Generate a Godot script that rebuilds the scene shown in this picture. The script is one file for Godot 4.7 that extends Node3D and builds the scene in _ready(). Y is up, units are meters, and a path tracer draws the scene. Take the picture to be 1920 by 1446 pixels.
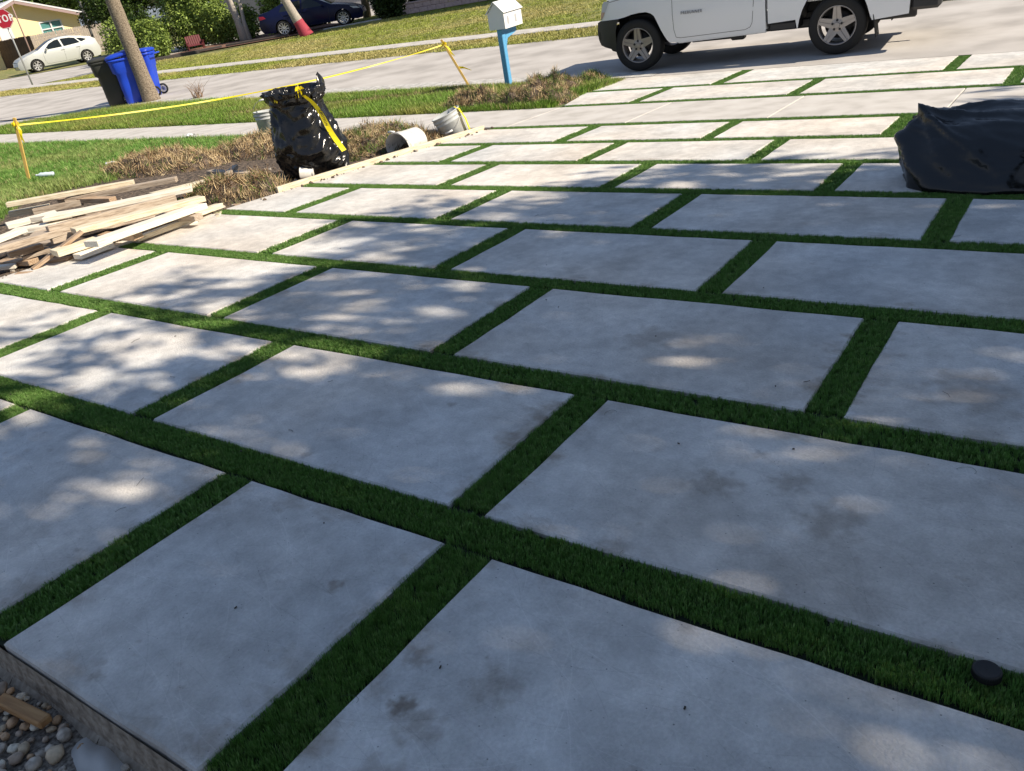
extends Node3D
# Driveway of concrete slabs with turf joints running down to a street.
# "D" places things on the sloping driveway plane (x to the right, z towards the street), "G" on the level street beyond.

const Z0 := 11.8
const TH := 0.0523599
var rng := RandomNumberGenerator.new()
var used := {}
var M := {}
var DB := Basis(Vector3.RIGHT, -TH)

func _ready() -> void:
	rng.seed = 11
	# ---------- camera, sky, sun, exposure ----------
	var cam := Camera3D.new()
	cam.name = "camera"
	cam.fov = 50.69
	cam.near = 0.05
	cam.far = 600.0
	cam.transform = Transform3D(Basis(Vector3(0.82335, -0.15845, -0.54496), Vector3(-0.14603, 0.86876, -0.47322), Vector3(0.54842, 0.46920, 0.69216)), Vector3(0, 2.01565, -0.08944))
	add_child(cam)
	cam.current = true
	var env := Environment.new()
	env.background_mode = Environment.BG_SKY
	var sm := ProceduralSkyMaterial.new()
	sm.sky_top_color = Color(0.47, 0.565, 0.715)
	sm.sky_horizon_color = Color(0.79, 0.82, 0.86)
	sm.sky_curve = 0.16
	sm.ground_bottom_color = Color(0.30, 0.29, 0.26)
	sm.ground_horizon_color = Color(0.50, 0.53, 0.55)
	sm.sun_angle_max = 20.0
	var sky := Sky.new()
	sky.sky_material = sm
	env.sky = sky
	env.background_energy_multiplier = 0.60
	env.tonemap_mode = Environment.TONE_MAPPER_LINEAR
	env.tonemap_exposure = 1.53
	env.sdfgi_enabled = true
	env.ssao_enabled = true
	env.ssil_enabled = true
	var we := WorldEnvironment.new()
	we.name = "world_environment"
	we.environment = env
	add_child(we)
	var sun := DirectionalLight3D.new()
	sun.name = "sun"
	sun.light_energy = 1.5
	sun.light_color = Color(1.0, 0.95, 0.87)
	sun.light_angular_distance = 0.53
	sun.shadow_enabled = true
	add_child(sun)
	sun.look_at_from_position(Vector3(1.2, 1.0, -0.38) * 30.0, Vector3.ZERO)

	materials()
	setting()
	driveway()
	lawns()
	pebbles()
	near_things()
	lumber()
	sod()
	street_things()
	truck()
	far_side()
	shade_trees()

# ---------- helpers ----------
func D(x: float, z: float, y := 0.0) -> Vector3:
	return DB * Vector3(x, y, Z0 - z) + Vector3(0, 0, -Z0)

func G(x: float, z: float, y := 0.0) -> Vector3:
	return Vector3(x, y, -z)

func rf(a: float, b: float) -> float:
	return rng.randf_range(a, b)

func numbered(n: String) -> String:
	if not used.has(n):
		used[n] = 0
		return n
	used[n] += 1
	return "%s_%03d" % [n, used[n]]

func tag(o: Node, label := "", category := "", group := "", kind := "") -> Node:
	if label: o.set_meta("label", label)
	if category: o.set_meta("category", category)
	if group: o.set_meta("group", group)
	if kind: o.set_meta("kind", kind)
	return o

func thing(called: String, label: String, category: String, at := Transform3D(), group := "") -> Node3D:
	var o := Node3D.new()
	o.name = numbered(called)
	add_child(o)
	o.transform = at
	tag(o, label, category, group)
	return o

func part_name(called: String, parent: Node) -> String:
	if not parent.has_node(called): return called
	var i := 1
	while parent.has_node("%s_%03d" % [called, i]): i += 1
	return "%s_%03d" % [called, i]

func put(called: String, mesh: Mesh, mat: Material, parent: Node = self, at := Transform3D()) -> MeshInstance3D:
	var o := MeshInstance3D.new()
	o.name = numbered(called) if parent == self else part_name(called, parent)
	o.mesh = mesh
	if mat: o.material_override = mat
	o.transform = at
	parent.add_child(o)
	return o

func obj(called: String, s: SurfaceTool, mat: Material, parent: Node = self, at := Transform3D()) -> MeshInstance3D:
	return put(called, done(s), mat, parent, at)

func struct(called: String, s: SurfaceTool, mat: Material) -> MeshInstance3D:
	var o := obj(called, s, mat)
	o.set_meta("kind", "structure")
	return o

func st(smooth := false) -> SurfaceTool:
	var s := SurfaceTool.new()
	s.begin(Mesh.PRIMITIVE_TRIANGLES)
	s.set_smooth_group(0 if smooth else -1)
	return s

func done(s: SurfaceTool) -> ArrayMesh:
	s.generate_normals()
	return s.commit()

func tri(s: SurfaceTool, a: Vector3, b: Vector3, c: Vector3) -> void:
	s.add_vertex(a); s.add_vertex(b); s.add_vertex(c)

func quad(s: SurfaceTool, a: Vector3, b: Vector3, c: Vector3, d: Vector3) -> void:
	tri(s, a, b, c); tri(s, a, c, d)

# a triangle, a quad that faces along DIR
func dtri(s: SurfaceTool, a: Vector3, b: Vector3, c: Vector3, dir: Vector3) -> void:
	if (a - c).cross(a - b).dot(dir) < 0.0: tri(s, a, c, b)
	else: tri(s, a, b, c)

func dquad(s: SurfaceTool, a: Vector3, b: Vector3, c: Vector3, d: Vector3, dir: Vector3) -> void:
	dtri(s, a, b, c, dir); dtri(s, a, c, d, dir)

func box(s: SurfaceTool, c: Vector3, sz: Vector3, b := Basis(), bev := 0.0) -> void:
	var h := sz * 0.5
	var v := minf(bev, minf(h.x, minf(h.y, h.z)) * 0.9)
	var P := {}
	for ax in 3:
		for i in 8:
			var sg := Vector3(1 if i & 1 else -1, 1 if i & 2 else -1, 1 if i & 4 else -1)
			var e := h - Vector3(v, v, v)
			e[ax] = h[ax]
			P[ax * 8 + i] = c + b * (sg * e)
	var idx := [[0, 2, 6, 4, 1], [0, 1, 5, 4, 2], [0, 1, 3, 2, 4]]
	for ax in 3:
		for k in 2:
			var q: Array = idx[ax]
			var o: int = q[4] * k + ax * 8
			var dir := Vector3.ZERO
			dir[ax] = 1.0 if k else -1.0
			dquad(s, P[o + q[0]], P[o + q[1]], P[o + q[2]], P[o + q[3]], b * dir)
	if v <= 0.0: return
	for ax in 3:
		var a1 := (ax + 1) % 3
		var a2 := (ax + 2) % 3
		for k in 4:
			var base := (1 << a1) * (k & 1) + (1 << a2) * (k >> 1)
			var o2: int = base + (1 << ax)
			var dir := Vector3.ZERO
			dir[a1] = 1.0 if k & 1 else -1.0
			dir[a2] = 1.0 if k >> 1 else -1.0
			dquad(s, P[a1 * 8 + base], P[a1 * 8 + o2], P[a2 * 8 + o2], P[a2 * 8 + base], b * dir)
	for i in 8:
		dtri(s, P[i], P[8 + i], P[16 + i], b * Vector3(1 if i & 1 else -1, 1 if i & 2 else -1, 1 if i & 4 else -1))

# rings of equal count, each turning so that u x v points against the way the rings go
func loft(s: SurfaceTool, rings: Array, cap0 := false, cap1 := false) -> void:
	for i in rings.size() - 1:
		var A: PackedVector3Array = rings[i]
		var B: PackedVector3Array = rings[i + 1]
		var n := A.size()
		for j in n:
			var k := (j + 1) % n
			tri(s, A[j], A[k], B[j]); tri(s, A[k], B[k], B[j])
	for e in 2:
		if (e == 0 and cap0) or (e == 1 and cap1):
			var R: PackedVector3Array = rings[0] if e == 0 else rings[-1]
			var c := Vector3.ZERO
			for p in R: c += p
			c /= R.size()
			for j in R.size():
				var k := (j + 1) % R.size()
				if e == 0: tri(s, R[k], R[j], c)
				else: tri(s, R[j], R[k], c)

func ring(c: Vector3, axis: Vector3, r: float, n: int, squash := 1.0, ref := Vector3.UP) -> PackedVector3Array:
	var a := axis.normalized()
	if absf(a.dot(ref)) > 0.95: ref = Vector3.RIGHT
	var u := (ref - a * ref.dot(a)).normalized()
	var v := u.cross(a)
	var out := PackedVector3Array()
	for j in n:
		var t := TAU * j / n
		out.append(c + u * cos(t) * r * squash + v * sin(t) * r)
	return out

func tube(s: SurfaceTool, pts: Array, radii: Array, n := 8, caps := true) -> void:
	var rings := []
	for i in pts.size():
		var a: Vector3 = pts[mini(i + 1, pts.size() - 1)] - pts[maxi(i - 1, 0)]
		rings.append(ring(pts[i], a, radii[mini(i, radii.size() - 1)], n))
	loft(s, rings, caps, caps)

func lathe(s: SurfaceTool, prof: Array, n := 24, at := Transform3D()) -> void:
	var rings := []
	for p in prof:
		var out := PackedVector3Array()
		for j in n:
			var t := TAU * j / n
			out.append(at * Vector3(cos(t) * p.x, p.y, sin(t) * p.x))
		rings.append(out)
	loft(s, rings)

# a flat ribbon along points, with a width vector at each
func ribbon(s: SurfaceTool, pts: Array, ws: Array) -> void:
	for i in pts.size() - 1:
		var a: Vector3 = pts[i]
		var b: Vector3 = pts[i + 1]
		var wa: Vector3 = ws[mini(i, ws.size() - 1)]
		var wb: Vector3 = ws[mini(i + 1, ws.size() - 1)]
		quad(s, a - wa, a + wa, b + wb, b - wb)

func sheet(s: SurfaceTool, poly: PackedVector2Array, f: Callable) -> void:
	var t := Geometry2D.triangulate_polygon(poly)
	for i in range(0, t.size(), 3):
		dtri(s, f.call(poly[t[i]]), f.call(poly[t[i + 1]]), f.call(poly[t[i + 2]]), Vector3.UP)

# the polygon cut into cells, so that it can follow a curved surface
func panel(s: SurfaceTool, poly: PackedVector2Array, f: Callable, cell: float, dir: Vector3) -> void:
	var lo := poly[0]
	var hi := poly[0]
	for p in poly:
		lo = lo.min(p); hi = hi.max(p)
	var nx := int(ceil((hi.x - lo.x) / cell))
	var ny := int(ceil((hi.y - lo.y) / cell))
	for i in nx:
		for j in ny:
			var a := lo + Vector2(i, j) * cell
			var cellp := PackedVector2Array([a, a + Vector2(cell, 0), a + Vector2(cell, cell), a + Vector2(0, cell)])
			for piece in Geometry2D.intersect_polygons(poly, cellp):
				var t := Geometry2D.triangulate_polygon(piece)
				for k in range(0, t.size(), 3):
					dtri(s, f.call(piece[t[k]]), f.call(piece[t[k + 1]]), f.call(piece[t[k + 2]]), dir)

func scatter(called: String, mesh: Mesh, mat: Material, xs: Array, cols: Array, parent: Node = self) -> MultiMeshInstance3D:
	var m := MultiMesh.new()
	m.transform_format = MultiMesh.TRANSFORM_3D
	m.use_colors = cols.size() > 0
	m.mesh = mesh
	m.instance_count = xs.size()
	for i in xs.size():
		m.set_instance_transform(i, xs[i])
		if cols.size(): m.set_instance_color(i, cols[i])
	var o := MultiMeshInstance3D.new()
	o.name = numbered(called) if parent == self else part_name(called, parent)
	o.multimesh = m
	o.material_override = mat
	o.set_meta("kind", "stuff")
	parent.add_child(o)
	return o

func yaw(a: float) -> Basis:
	return Basis(Vector3.UP, a)

func grass_mesh(n: int, h0: float, h1: float, w: float, spread: float, bend: float) -> ArrayMesh:
	var s := st()
	for i in n:
		var a := rf(0, TAU)
		var base := Vector3(cos(a), 0, sin(a)) * spread * sqrt(rng.randf())
		var d := Vector3(cos(a + rf(-1, 1)), 0, sin(a + rf(-1, 1)))
		var side := Vector3(-d.z, 0, d.x) * w * 0.5
		var h := rf(h0, h1)
		var b := rf(0.2, 1.0) * bend * h
		var m := base + Vector3.UP * h * 0.55 + d * b * 0.35
		var t := base + Vector3.UP * h + d * b
		quad(s, base - side, base + side, m + side * 0.8, m - side * 0.8)
		tri(s, m - side * 0.8, m + side * 0.8, t)
	return done(s)

func leaf_mesh(n: int, r: float, l: float, w: float) -> ArrayMesh:
	var s := st()
	for i in n:
		var c := Vector3(rng.randfn(), rng.randfn(), rng.randfn()).normalized() * r * sqrt(rng.randf())
		var d := (c.normalized() + Vector3(rf(-1, 1), rf(-0.9, 0.6), rf(-1, 1))).normalized()
		var side := d.cross(Vector3(rf(-1, 1), rf(-1, 1), rf(-1, 1))).normalized() * w * 0.5
		var up := side.cross(d).normalized() * w * 0.16
		var k := rf(0.7, 1.2)
		var tip := c + d * l * k
		var mid := c + d * l * k * 0.45
		tri(s, c, mid + side + up, tip); tri(s, c, tip, mid - side + up)
	return done(s)

# ---------- materials ----------
func lin(r: float, g: float, b: float) -> Color:
	return Color(r, g, b).linear_to_srgb()

func mat(c: Color, rough := 0.8, metal := 0.0) -> StandardMaterial3D:
	var m := StandardMaterial3D.new()
	m.albedo_color = c
	m.roughness = rough
	m.metallic = metal
	return m

func noise(sd: int, freq: float, oct := 4, kind := FastNoiseLite.TYPE_SIMPLEX_SMOOTH) -> FastNoiseLite:
	var n := FastNoiseLite.new()
	n.seed = sd
	n.noise_type = kind
	n.frequency = freq
	n.fractal_type = FastNoiseLite.FRACTAL_FBM
	n.fractal_octaves = oct
	return n

func ntex(sd: int, freq: float, cols: Array, offs: Array, size := 512, oct := 4) -> NoiseTexture2D:
	var t := NoiseTexture2D.new()
	t.width = size; t.height = size
	t.seamless = true
	t.noise = noise(sd, freq, oct)
	var g := Gradient.new()
	g.offsets = PackedFloat32Array(offs)
	g.colors = PackedColorArray(cols)
	t.color_ramp = g
	return t

func nnorm(sd: int, freq: float, strength: float, size := 512, oct := 4) -> NoiseTexture2D:
	var t := NoiseTexture2D.new()
	t.width = size; t.height = size
	t.seamless = true
	t.as_normal_map = true
	t.bump_strength = strength
	t.noise = noise(sd, freq, oct)
	return t

func tri_mat(tex: Texture2D, scale: Vector3, world: bool, rough := 0.85, norm: Texture2D = null, ns := 1.0) -> StandardMaterial3D:
	var m := StandardMaterial3D.new()
	m.albedo_texture = tex
	m.uv1_triplanar = true
	m.uv1_world_triplanar = world
	m.uv1_scale = scale
	m.roughness = rough
	if norm:
		m.normal_enabled = true
		m.normal_texture = norm
		m.normal_scale = ns
	return m

func grey(v: float, w := 0.0) -> Color:
	return lin(v * (1.0 + w), v, v * (1.0 - w))

func blades_mat(rough := 0.55) -> StandardMaterial3D:
	var m := mat(Color.WHITE, rough)
	m.vertex_color_use_as_albedo = true
	m.metallic_specular = 0.35
	return m

func materials() -> void:
	# concrete: fine grain close up, and one drawn plan of stains and trowel marks laid over the whole driveway
	var c := tri_mat(grain_map(), Vector3(0.62, 0.62, 0.62), true, 0.82, nnorm(5, 0.14, 3.0, 1024, 4), 0.45)
	c.detail_enabled = true
	c.detail_blend_mode = BaseMaterial3D.BLEND_MODE_MUL
	c.detail_uv_layer = BaseMaterial3D.DETAIL_UV_2
	c.detail_albedo = plan_map()
	M.concrete = c
	M.edge_concrete = tri_mat(ntex(8, 0.03, [lin(0.22, 0.175, 0.13), lin(0.35, 0.285, 0.22), lin(0.44, 0.37, 0.29)], [0.2, 0.5, 0.85], 512, 5), Vector3(1.6, 1.6, 1.6), true, 0.9, nnorm(9, 0.06, 5.0), 0.9)
	M.walk = tri_mat(ntex(21, 0.01, [lin(0.44, 0.415, 0.38), lin(0.53, 0.50, 0.465), lin(0.57, 0.545, 0.51)], [0.15, 0.5, 0.85], 1024, 7), Vector3(0.22, 0.22, 0.22), true, 0.85)
	M.gutter = tri_mat(ntex(25, 0.02, [lin(0.34, 0.33, 0.31), lin(0.5, 0.48, 0.45), lin(0.6, 0.58, 0.55)], [0.2, 0.5, 0.85], 512, 5), Vector3(0.5, 0.5, 0.5), true, 0.88, nnorm(22, 0.12, 3.0), 0.5)
	M.asphalt = tri_mat(ntex(31, 0.006, [lin(0.36, 0.335, 0.31), lin(0.46, 0.43, 0.40), lin(0.52, 0.49, 0.46)], [0.15, 0.5, 0.85], 1024, 8), Vector3(0.12, 0.12, 0.12), true, 0.9)
	M.soil = tri_mat(ntex(41, 0.03, [lin(0.035, 0.027, 0.02), lin(0.11, 0.08, 0.058), lin(0.22, 0.165, 0.12)], [0.2, 0.5, 0.85], 512, 6), Vector3(0.9, 0.9, 0.9), true, 0.95, nnorm(42, 0.06, 8.0), 1.0)
	M.sand = tri_mat(ntex(43, 0.05, [lin(0.08, 0.065, 0.05), lin(0.2, 0.17, 0.14), lin(0.34, 0.30, 0.25)], [0.2, 0.5, 0.85], 512, 6), Vector3(2.5, 2.5, 2.5), true, 0.95)
	M.lawn = tri_mat(ntex(45, 0.02, [lin(0.05, 0.075, 0.02), lin(0.09, 0.13, 0.035), lin(0.15, 0.16, 0.06)], [0.2, 0.5, 0.85], 512, 6), Vector3(0.35, 0.35, 0.35), true, 0.95)
	M.dry_lawn = tri_mat(ntex(46, 0.015, [lin(0.13, 0.16, 0.035), lin(0.21, 0.21, 0.065), lin(0.30, 0.25, 0.11)], [0.2, 0.5, 0.85], 512, 7), Vector3(0.12, 0.12, 0.12), true, 0.95)
	M.turf_back = mat(lin(0.010, 0.018, 0.007), 0.95)
	M.turf = blades_mat(0.5)
	M.turf.metallic_specular = 0.35
	M.turf.backlight_enabled = true
	M.turf.backlight = Color(0.42, 0.52, 0.2)
	M.blades = blades_mat()
	M.blades.backlight_enabled = true
	M.blades.backlight = Color(0.35, 0.42, 0.12)
	M.straw = blades_mat(0.8)
	M.leaf = blades_mat(0.5)
	M.leaf.backlight_enabled = true
	M.leaf.backlight = Color(0.18, 0.24, 0.06)
	M.bag = mat(lin(0.010, 0.010, 0.0105), 0.2)
	M.bag.normal_enabled = false
	M.bag.normal_texture = nnorm(51, 0.014, 6.0, 512, 3)
	M.bag.uv1_triplanar = true
	M.bag.uv1_scale = Vector3(2.2, 2.2, 2.2)
	M.bag.normal_scale = 0.22
	M.bag_matt = M.bag.duplicate()
	M.bag_matt.roughness = 0.2
	M.tape = mat(lin(0.85, 0.72, 0.015), 0.45)
	M.tape.backlight_enabled = true
	M.tape.backlight = Color(0.5, 0.42, 0.02)
	M.ink = mat(lin(0.02, 0.02, 0.02), 0.6)
	M.pail_grey = tri_mat(ntex(61, 0.02, [lin(0.3, 0.31, 0.31), lin(0.46, 0.48, 0.48), lin(0.5, 0.52, 0.52)], [0.1, 0.4, 1.0], 256, 5), Vector3(2, 2, 2), false, 0.5)
	M.pail_white = tri_mat(ntex(62, 0.02, [lin(0.5, 0.46, 0.4), lin(0.68, 0.66, 0.62), lin(0.75, 0.74, 0.72)], [0.1, 0.45, 1.0], 256, 5), Vector3(2, 2, 2), false, 0.5)
	M.wire = mat(lin(0.4, 0.4, 0.42), 0.4, 0.8)
	var tones := {
		"pine": [lin(0.52, 0.43, 0.29), lin(0.69, 0.60, 0.44), lin(0.76, 0.69, 0.54)], "pale": [lin(0.66, 0.58, 0.46), lin(0.78, 0.72, 0.61), lin(0.82, 0.78, 0.69)],
		"weathered": [lin(0.26, 0.2, 0.15), lin(0.42, 0.34, 0.26), lin(0.5, 0.43, 0.35)], "brown": [lin(0.27, 0.17, 0.10), lin(0.41, 0.29, 0.19), lin(0.5, 0.38, 0.27)]}
	var sd := 70
	for k in tones:
		sd += 1
		M[k] = tri_mat(ntex(sd, 0.02, tones[k], [0.2, 0.5, 0.85], 512, 6), Vector3(0.5, 6.0, 6.0), false, 0.75, nnorm(sd + 20, 0.03, 3.0, 256), 0.35)
	M.offcut = tri_mat(ntex(78, 0.02, [lin(0.36, 0.18, 0.07), lin(0.52, 0.29, 0.12)], [0.3, 0.8], 256, 5), Vector3(0.8, 8, 8), false, 0.75)
	M.stake = tri_mat(ntex(77, 0.02, [lin(0.62, 0.40, 0.10), lin(0.74, 0.50, 0.15)], [0.3, 0.8], 256, 5), Vector3(6, 0.6, 6), false, 0.75)
	M.black = mat(lin(0.008, 0.008, 0.009), 0.6)
	M.rubber = mat(lin(0.012, 0.012, 0.012), 0.8)
	M.trim = mat(lin(0.02, 0.02, 0.022), 0.5)
	M.white_paint = mat(lin(0.74, 0.76, 0.78), 0.2)
	M.white_paint.clearcoat_enabled = true
	M.white_paint.clearcoat = 0.6
	M.silver_paint = mat(lin(0.46, 0.48, 0.46), 0.25)
	M.silver_paint.clearcoat_enabled = true
	M.navy_paint = mat(lin(0.006, 0.009, 0.04), 0.25)
	M.navy_paint.metallic_specular = 0.35
	M.glass = mat(lin(0.012, 0.016, 0.018), 0.06)
	M.alloy = mat(lin(0.33, 0.31, 0.3), 0.4, 0.6)
	M.alloy_bright = mat(lin(0.6, 0.6, 0.6), 0.35, 0.5)
	M.amber = mat(lin(0.5, 0.33, 0.26), 0.2)
	M.lamp = mat(lin(0.5, 0.52, 0.54), 0.1)
	M.box_white = mat(lin(0.8, 0.8, 0.8), 0.5)
	M.blue_post = tri_mat(ntex(91, 0.03, [lin(0.10, 0.34, 0.6), lin(0.14, 0.42, 0.7)], [0.2, 0.9], 256, 4), Vector3(3, 3, 3), false, 0.5)
	M.window_grey = mat(lin(0.45, 0.45, 0.47), 0.4)
	M.bin_blue = mat(lin(0.012, 0.06, 0.55), 0.42)
	M.bin_lid = mat(lin(0.01, 0.05, 0.48), 0.38)
	M.bin_grey = mat(lin(0.035, 0.036, 0.032), 0.55)
	M.bark = tri_mat(ntex(95, 0.03, [lin(0.07, 0.055, 0.04), lin(0.24, 0.19, 0.135), lin(0.42, 0.36, 0.28)], [0.2, 0.5, 0.85], 512, 6), Vector3(1.2, 2.6, 1.2), false, 0.95, nnorm(96, 0.05, 8.0), 1.0)
	M.bark_pale = tri_mat(ntex(97, 0.03, [lin(0.2, 0.17, 0.14), lin(0.4, 0.36, 0.31), lin(0.48, 0.44, 0.39)], [0.2, 0.5, 0.85], 512, 6), Vector3(0.9, 2.2, 0.9), false, 0.95, nnorm(98, 0.05, 6.0), 0.8)
	M.red_paint = tri_mat(ntex(99, 0.04, [lin(0.28, 0.03, 0.05), lin(0.42, 0.05, 0.08)], [0.3, 0.8], 256, 5), Vector3(2, 2, 2), false, 0.8)
	M.sign_red = mat(lin(0.42, 0.012, 0.03), 0.4)
	M.sign_white = mat(lin(0.8, 0.8, 0.8), 0.4)
	M.steel = mat(lin(0.42, 0.43, 0.43), 0.45, 0.5)
	M.pole_dark = mat(lin(0.1, 0.1, 0.1), 0.7)
	M.house = tri_mat(ntex(101, 0.05, [lin(0.93, 0.76, 0.42), lin(0.94, 0.79, 0.46)], [0.2, 0.9], 256, 4), Vector3(0.6, 0.6, 0.6), true, 0.9)
	M.roof_white = mat(lin(0.72, 0.72, 0.74), 0.8)
	M.fascia = mat(lin(0.36, 0.26, 0.25), 0.8)
	M.pane = mat(lin(0.10, 0.27, 0.26), 0.08)
	M.fence_grey = tri_mat(ntex(103, 0.02, [lin(0.24, 0.20, 0.17), lin(0.38, 0.325, 0.28), lin(0.46, 0.40, 0.35)], [0.2, 0.5, 0.85], 512, 5), Vector3(5, 0.5, 5), true, 0.9)
	M.fence_brown = tri_mat(ntex(104, 0.02, [lin(0.05, 0.03, 0.022), lin(0.09, 0.058, 0.045)], [0.2, 0.8], 256, 5), Vector3(5, 0.5, 5), true, 0.9)
	M.stucco_grey = mat(lin(0.3, 0.3, 0.32), 0.9)
	M.stucco_dark = mat(lin(0.12, 0.11, 0.11), 0.9)
	M.planter = tri_mat(ntex(106, 0.03, [lin(0.5, 0.36, 0.34), lin(0.62, 0.47, 0.45)], [0.2, 0.8], 256, 5), Vector3(1, 1, 1), true, 0.9)
	M.mulch = tri_mat(ntex(107, 0.04, [lin(0.1, 0.045, 0.03), lin(0.22, 0.11, 0.07), lin(0.33, 0.2, 0.13)], [0.2, 0.5, 0.85], 256, 5), Vector3(0.8, 0.8, 0.8), true, 0.95)
	M.timber = mat(lin(0.07, 0.06, 0.055), 0.9)
	M.bench = mat(lin(0.13, 0.018, 0.024), 0.6)
	for i in 5:
		var t: Array = [[0.62, 0.48, 0.32], [0.44, 0.33, 0.24], [0.74, 0.65, 0.51], [0.62, 0.39, 0.22], [0.54, 0.46, 0.37]][i]
		M["stone%d" % i] = tri_mat(ntex(110 + i, 0.03, [lin(t[0] * 0.6, t[1] * 0.6, t[2] * 0.6), lin(t[0], t[1], t[2]), lin(t[0] * 1.3, t[1] * 1.3, t[2] * 1.3)], [0.2, 0.5, 0.9], 128, 4), Vector3(9, 9, 9), true, 0.7)

func grain_map() -> ImageTexture:
	var n := 1024
	var a := noise(211, 0.02, 4).get_seamless_image(n, n).get_data()
	var b := noise(212, 0.11, 3).get_seamless_image(n, n).get_data()
	var r := RandomNumberGenerator.new()
	r.seed = 77
	var out := PackedByteArray()
	out.resize(n * n)
	for i in n * n:
		out[i] = clampi(236 + int((a[i] - 128) * 0.11 + (b[i] - 128) * 0.09) + (r.randi() % 11) - 5, 0, 255)
	# trowel strokes, scratches, pores
	for k in 620:
		var x := r.randf() * n
		var y := r.randf() * n
		var an := r.randfn(0.3, 0.5)
		var cv := r.randf_range(-0.01, 0.01)
		var v := r.randi_range(-18, 18)
		for j in r.randi_range(40, 340):
			x += cos(an)
			y += sin(an)
			an += cv * 0.4
			var p := posmod(int(y), n) * n + posmod(int(x), n)
			out[p] = clampi(out[p] + v, 0, 255)
	for k in 420:
		var p := r.randi() % (n * n)
		var v := -90 if r.randf() < 0.7 else 28
		for d in ([0, 1, n, n + 1] if r.randf() < 0.3 else [0, 1]): out[(p + d) % (n * n)] = clampi(out[(p + d) % (n * n)] + v, 0, 255)
	var im := Image.create_from_data(n, n, false, Image.FORMAT_L8, out)
	im.convert(Image.FORMAT_RGBA8)
	return ImageTexture.create_from_image(im)

func plan_map() -> ImageTexture:
	var n := 1024
	var a := noise(201, 0.012, 5).get_image(n, n).get_data()
	var b := noise(202, 0.05, 4).get_image(n, n).get_data()
	var c := noise(203, 0.006, 3).get_image(n, n).get_data()
	var out := PackedByteArray()
	out.resize(n * n * 3)
	for i in n * n:
		var v := 0.865 + (a[i] - 128) * 0.0006 + (b[i] - 128) * 0.0005
		var w := (c[i] - 128) * 0.00018
		out[i * 3] = clampi(int((v + 0.004 + w) * 255.0), 0, 255)
		out[i * 3 + 1] = clampi(int(v * 0.982 * 255.0), 0, 255)
		out[i * 3 + 2] = clampi(int((v * 0.95 - w) * 255.0), 0, 255)
	var im := Image.create_from_data(n, n, false, Image.FORMAT_RGB8, out)
	im.convert(Image.FORMAT_RGBA8)
	im.resize(2048, 2048, Image.INTERPOLATE_CUBIC)
	var blots := []
	for k in 6: blots.append(blot(300 + k))
	var r := RandomNumberGenerator.new()
	r.seed = 5
	for k in 620:
		var rad := int(pow(r.randf(), 2.5) * 60.0 + 3.0)
		var dark := r.randf() < 0.6
		var col := Color(0.46, 0.42, 0.38, r.randf_range(0.03, 0.16)) if dark else Color(0.93, 0.92, 0.91, r.randf_range(0.06, 0.22))
		stamp(im, blots[r.randi() % 6], r.randi_range(0, 2047), r.randi_range(0, 2047), rad, int(rad * r.randf_range(0.5, 1.0)), col)
	for q in [[-1.10, 0.86, 0.055, 0.6], [-1.16, 1.0, 0.06, 0.35], [-1.03, 0.84, 0.09, 0.3], [-0.72, 0.74, 0.16, 0.35], [-1.0, 0.66, 0.13, 0.32], [-0.5, 0.7, 0.2, 0.3], [-0.95, 1.0, 0.1, 0.22], [-0.45, 1.9, 0.15, 0.3], [-0.8, 1.95, 0.12, 0.3], [-0.6, 2.05, 0.1, 0.25], [-1.45, 2.9, 0.2, 0.25], [-1.55, 1.1, 0.05, 0.35], [-0.3, 0.9, 0.12, 0.3], [-0.2, 2.8, 0.25, 0.3]]:
		var p := plan_px(q[0], q[1])
		stamp(im, blots[int(absf(q[0]) * 37) % 6], p.x, p.y, int(q[2] * 186), int(q[2] * 164), Color(0.37, 0.30, 0.235, q[3] * 0.95))
	for k in 70:
		var p := plan_px(r.randf_range(-3.6, 0.2), 0.55 + 1.7 * pow(r.randf(), 1.6))
		var rad := r.randi_range(2, 8)
		stamp(im, blots[r.randi() % 6], p.x, p.y, rad, int(rad * r.randf_range(0.6, 1.0)), Color(0.40, 0.33, 0.27, r.randf_range(0.06, 0.24)) if r.randf() < 0.7 else Color(0.97, 0.95, 0.92, 0.2))
	# dust, damp and lime bloom along the rims of the slabs
	for k in 1500:
		var zz: float = [1.387, 1.545, 2.339, 2.495, 3.347, 3.495, 4.3, 4.445, 5.242, 5.385, 6.135, 6.275, 0.53][r.randi() % 13]
		var p := plan_px(r.randf_range(-6.5, 0.6), zz + r.randfn(0.0, 0.02))
		if r.randf() < 0.4:
			var xx: float = [-2.40, -2.25, -1.39, -1.22, -3.24, -3.08, -1.50, -1.36, -3.98, -3.83, -2.35, -2.21, -0.69, -0.56][r.randi() % 14]
			var base: int = 0 if xx in [-2.40, -2.25, -1.39, -1.22] else (1 if xx in [-3.24, -3.08, -1.50, -1.36] else 2)
			p = plan_px(xx + r.randfn(0.0, 0.02), r.randf_range([0.52, 1.545, 2.495][base], [1.387, 2.339, 3.347][base]))
		var rad := r.randi_range(4, 15)
		var col := Color(0.97, 0.96, 0.95, r.randf_range(0.06, 0.26)) if r.randf() < 0.55 else Color(0.5, 0.42, 0.34, r.randf_range(0.05, 0.26))
		stamp(im, blots[r.randi() % 6], p.x, p.y, int(rad * r.randf_range(0.6, 2.2)), rad, col)
	return ImageTexture.create_from_image(im)

func plan_uv(x: float, z: float) -> Vector2:
	return Vector2((x + 7.0) / 11.0, (12.5 - z) / 12.5)

func plan_px(x: float, z: float) -> Vector2i:
	return Vector2i(plan_uv(x, z) * 2048.0)

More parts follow.
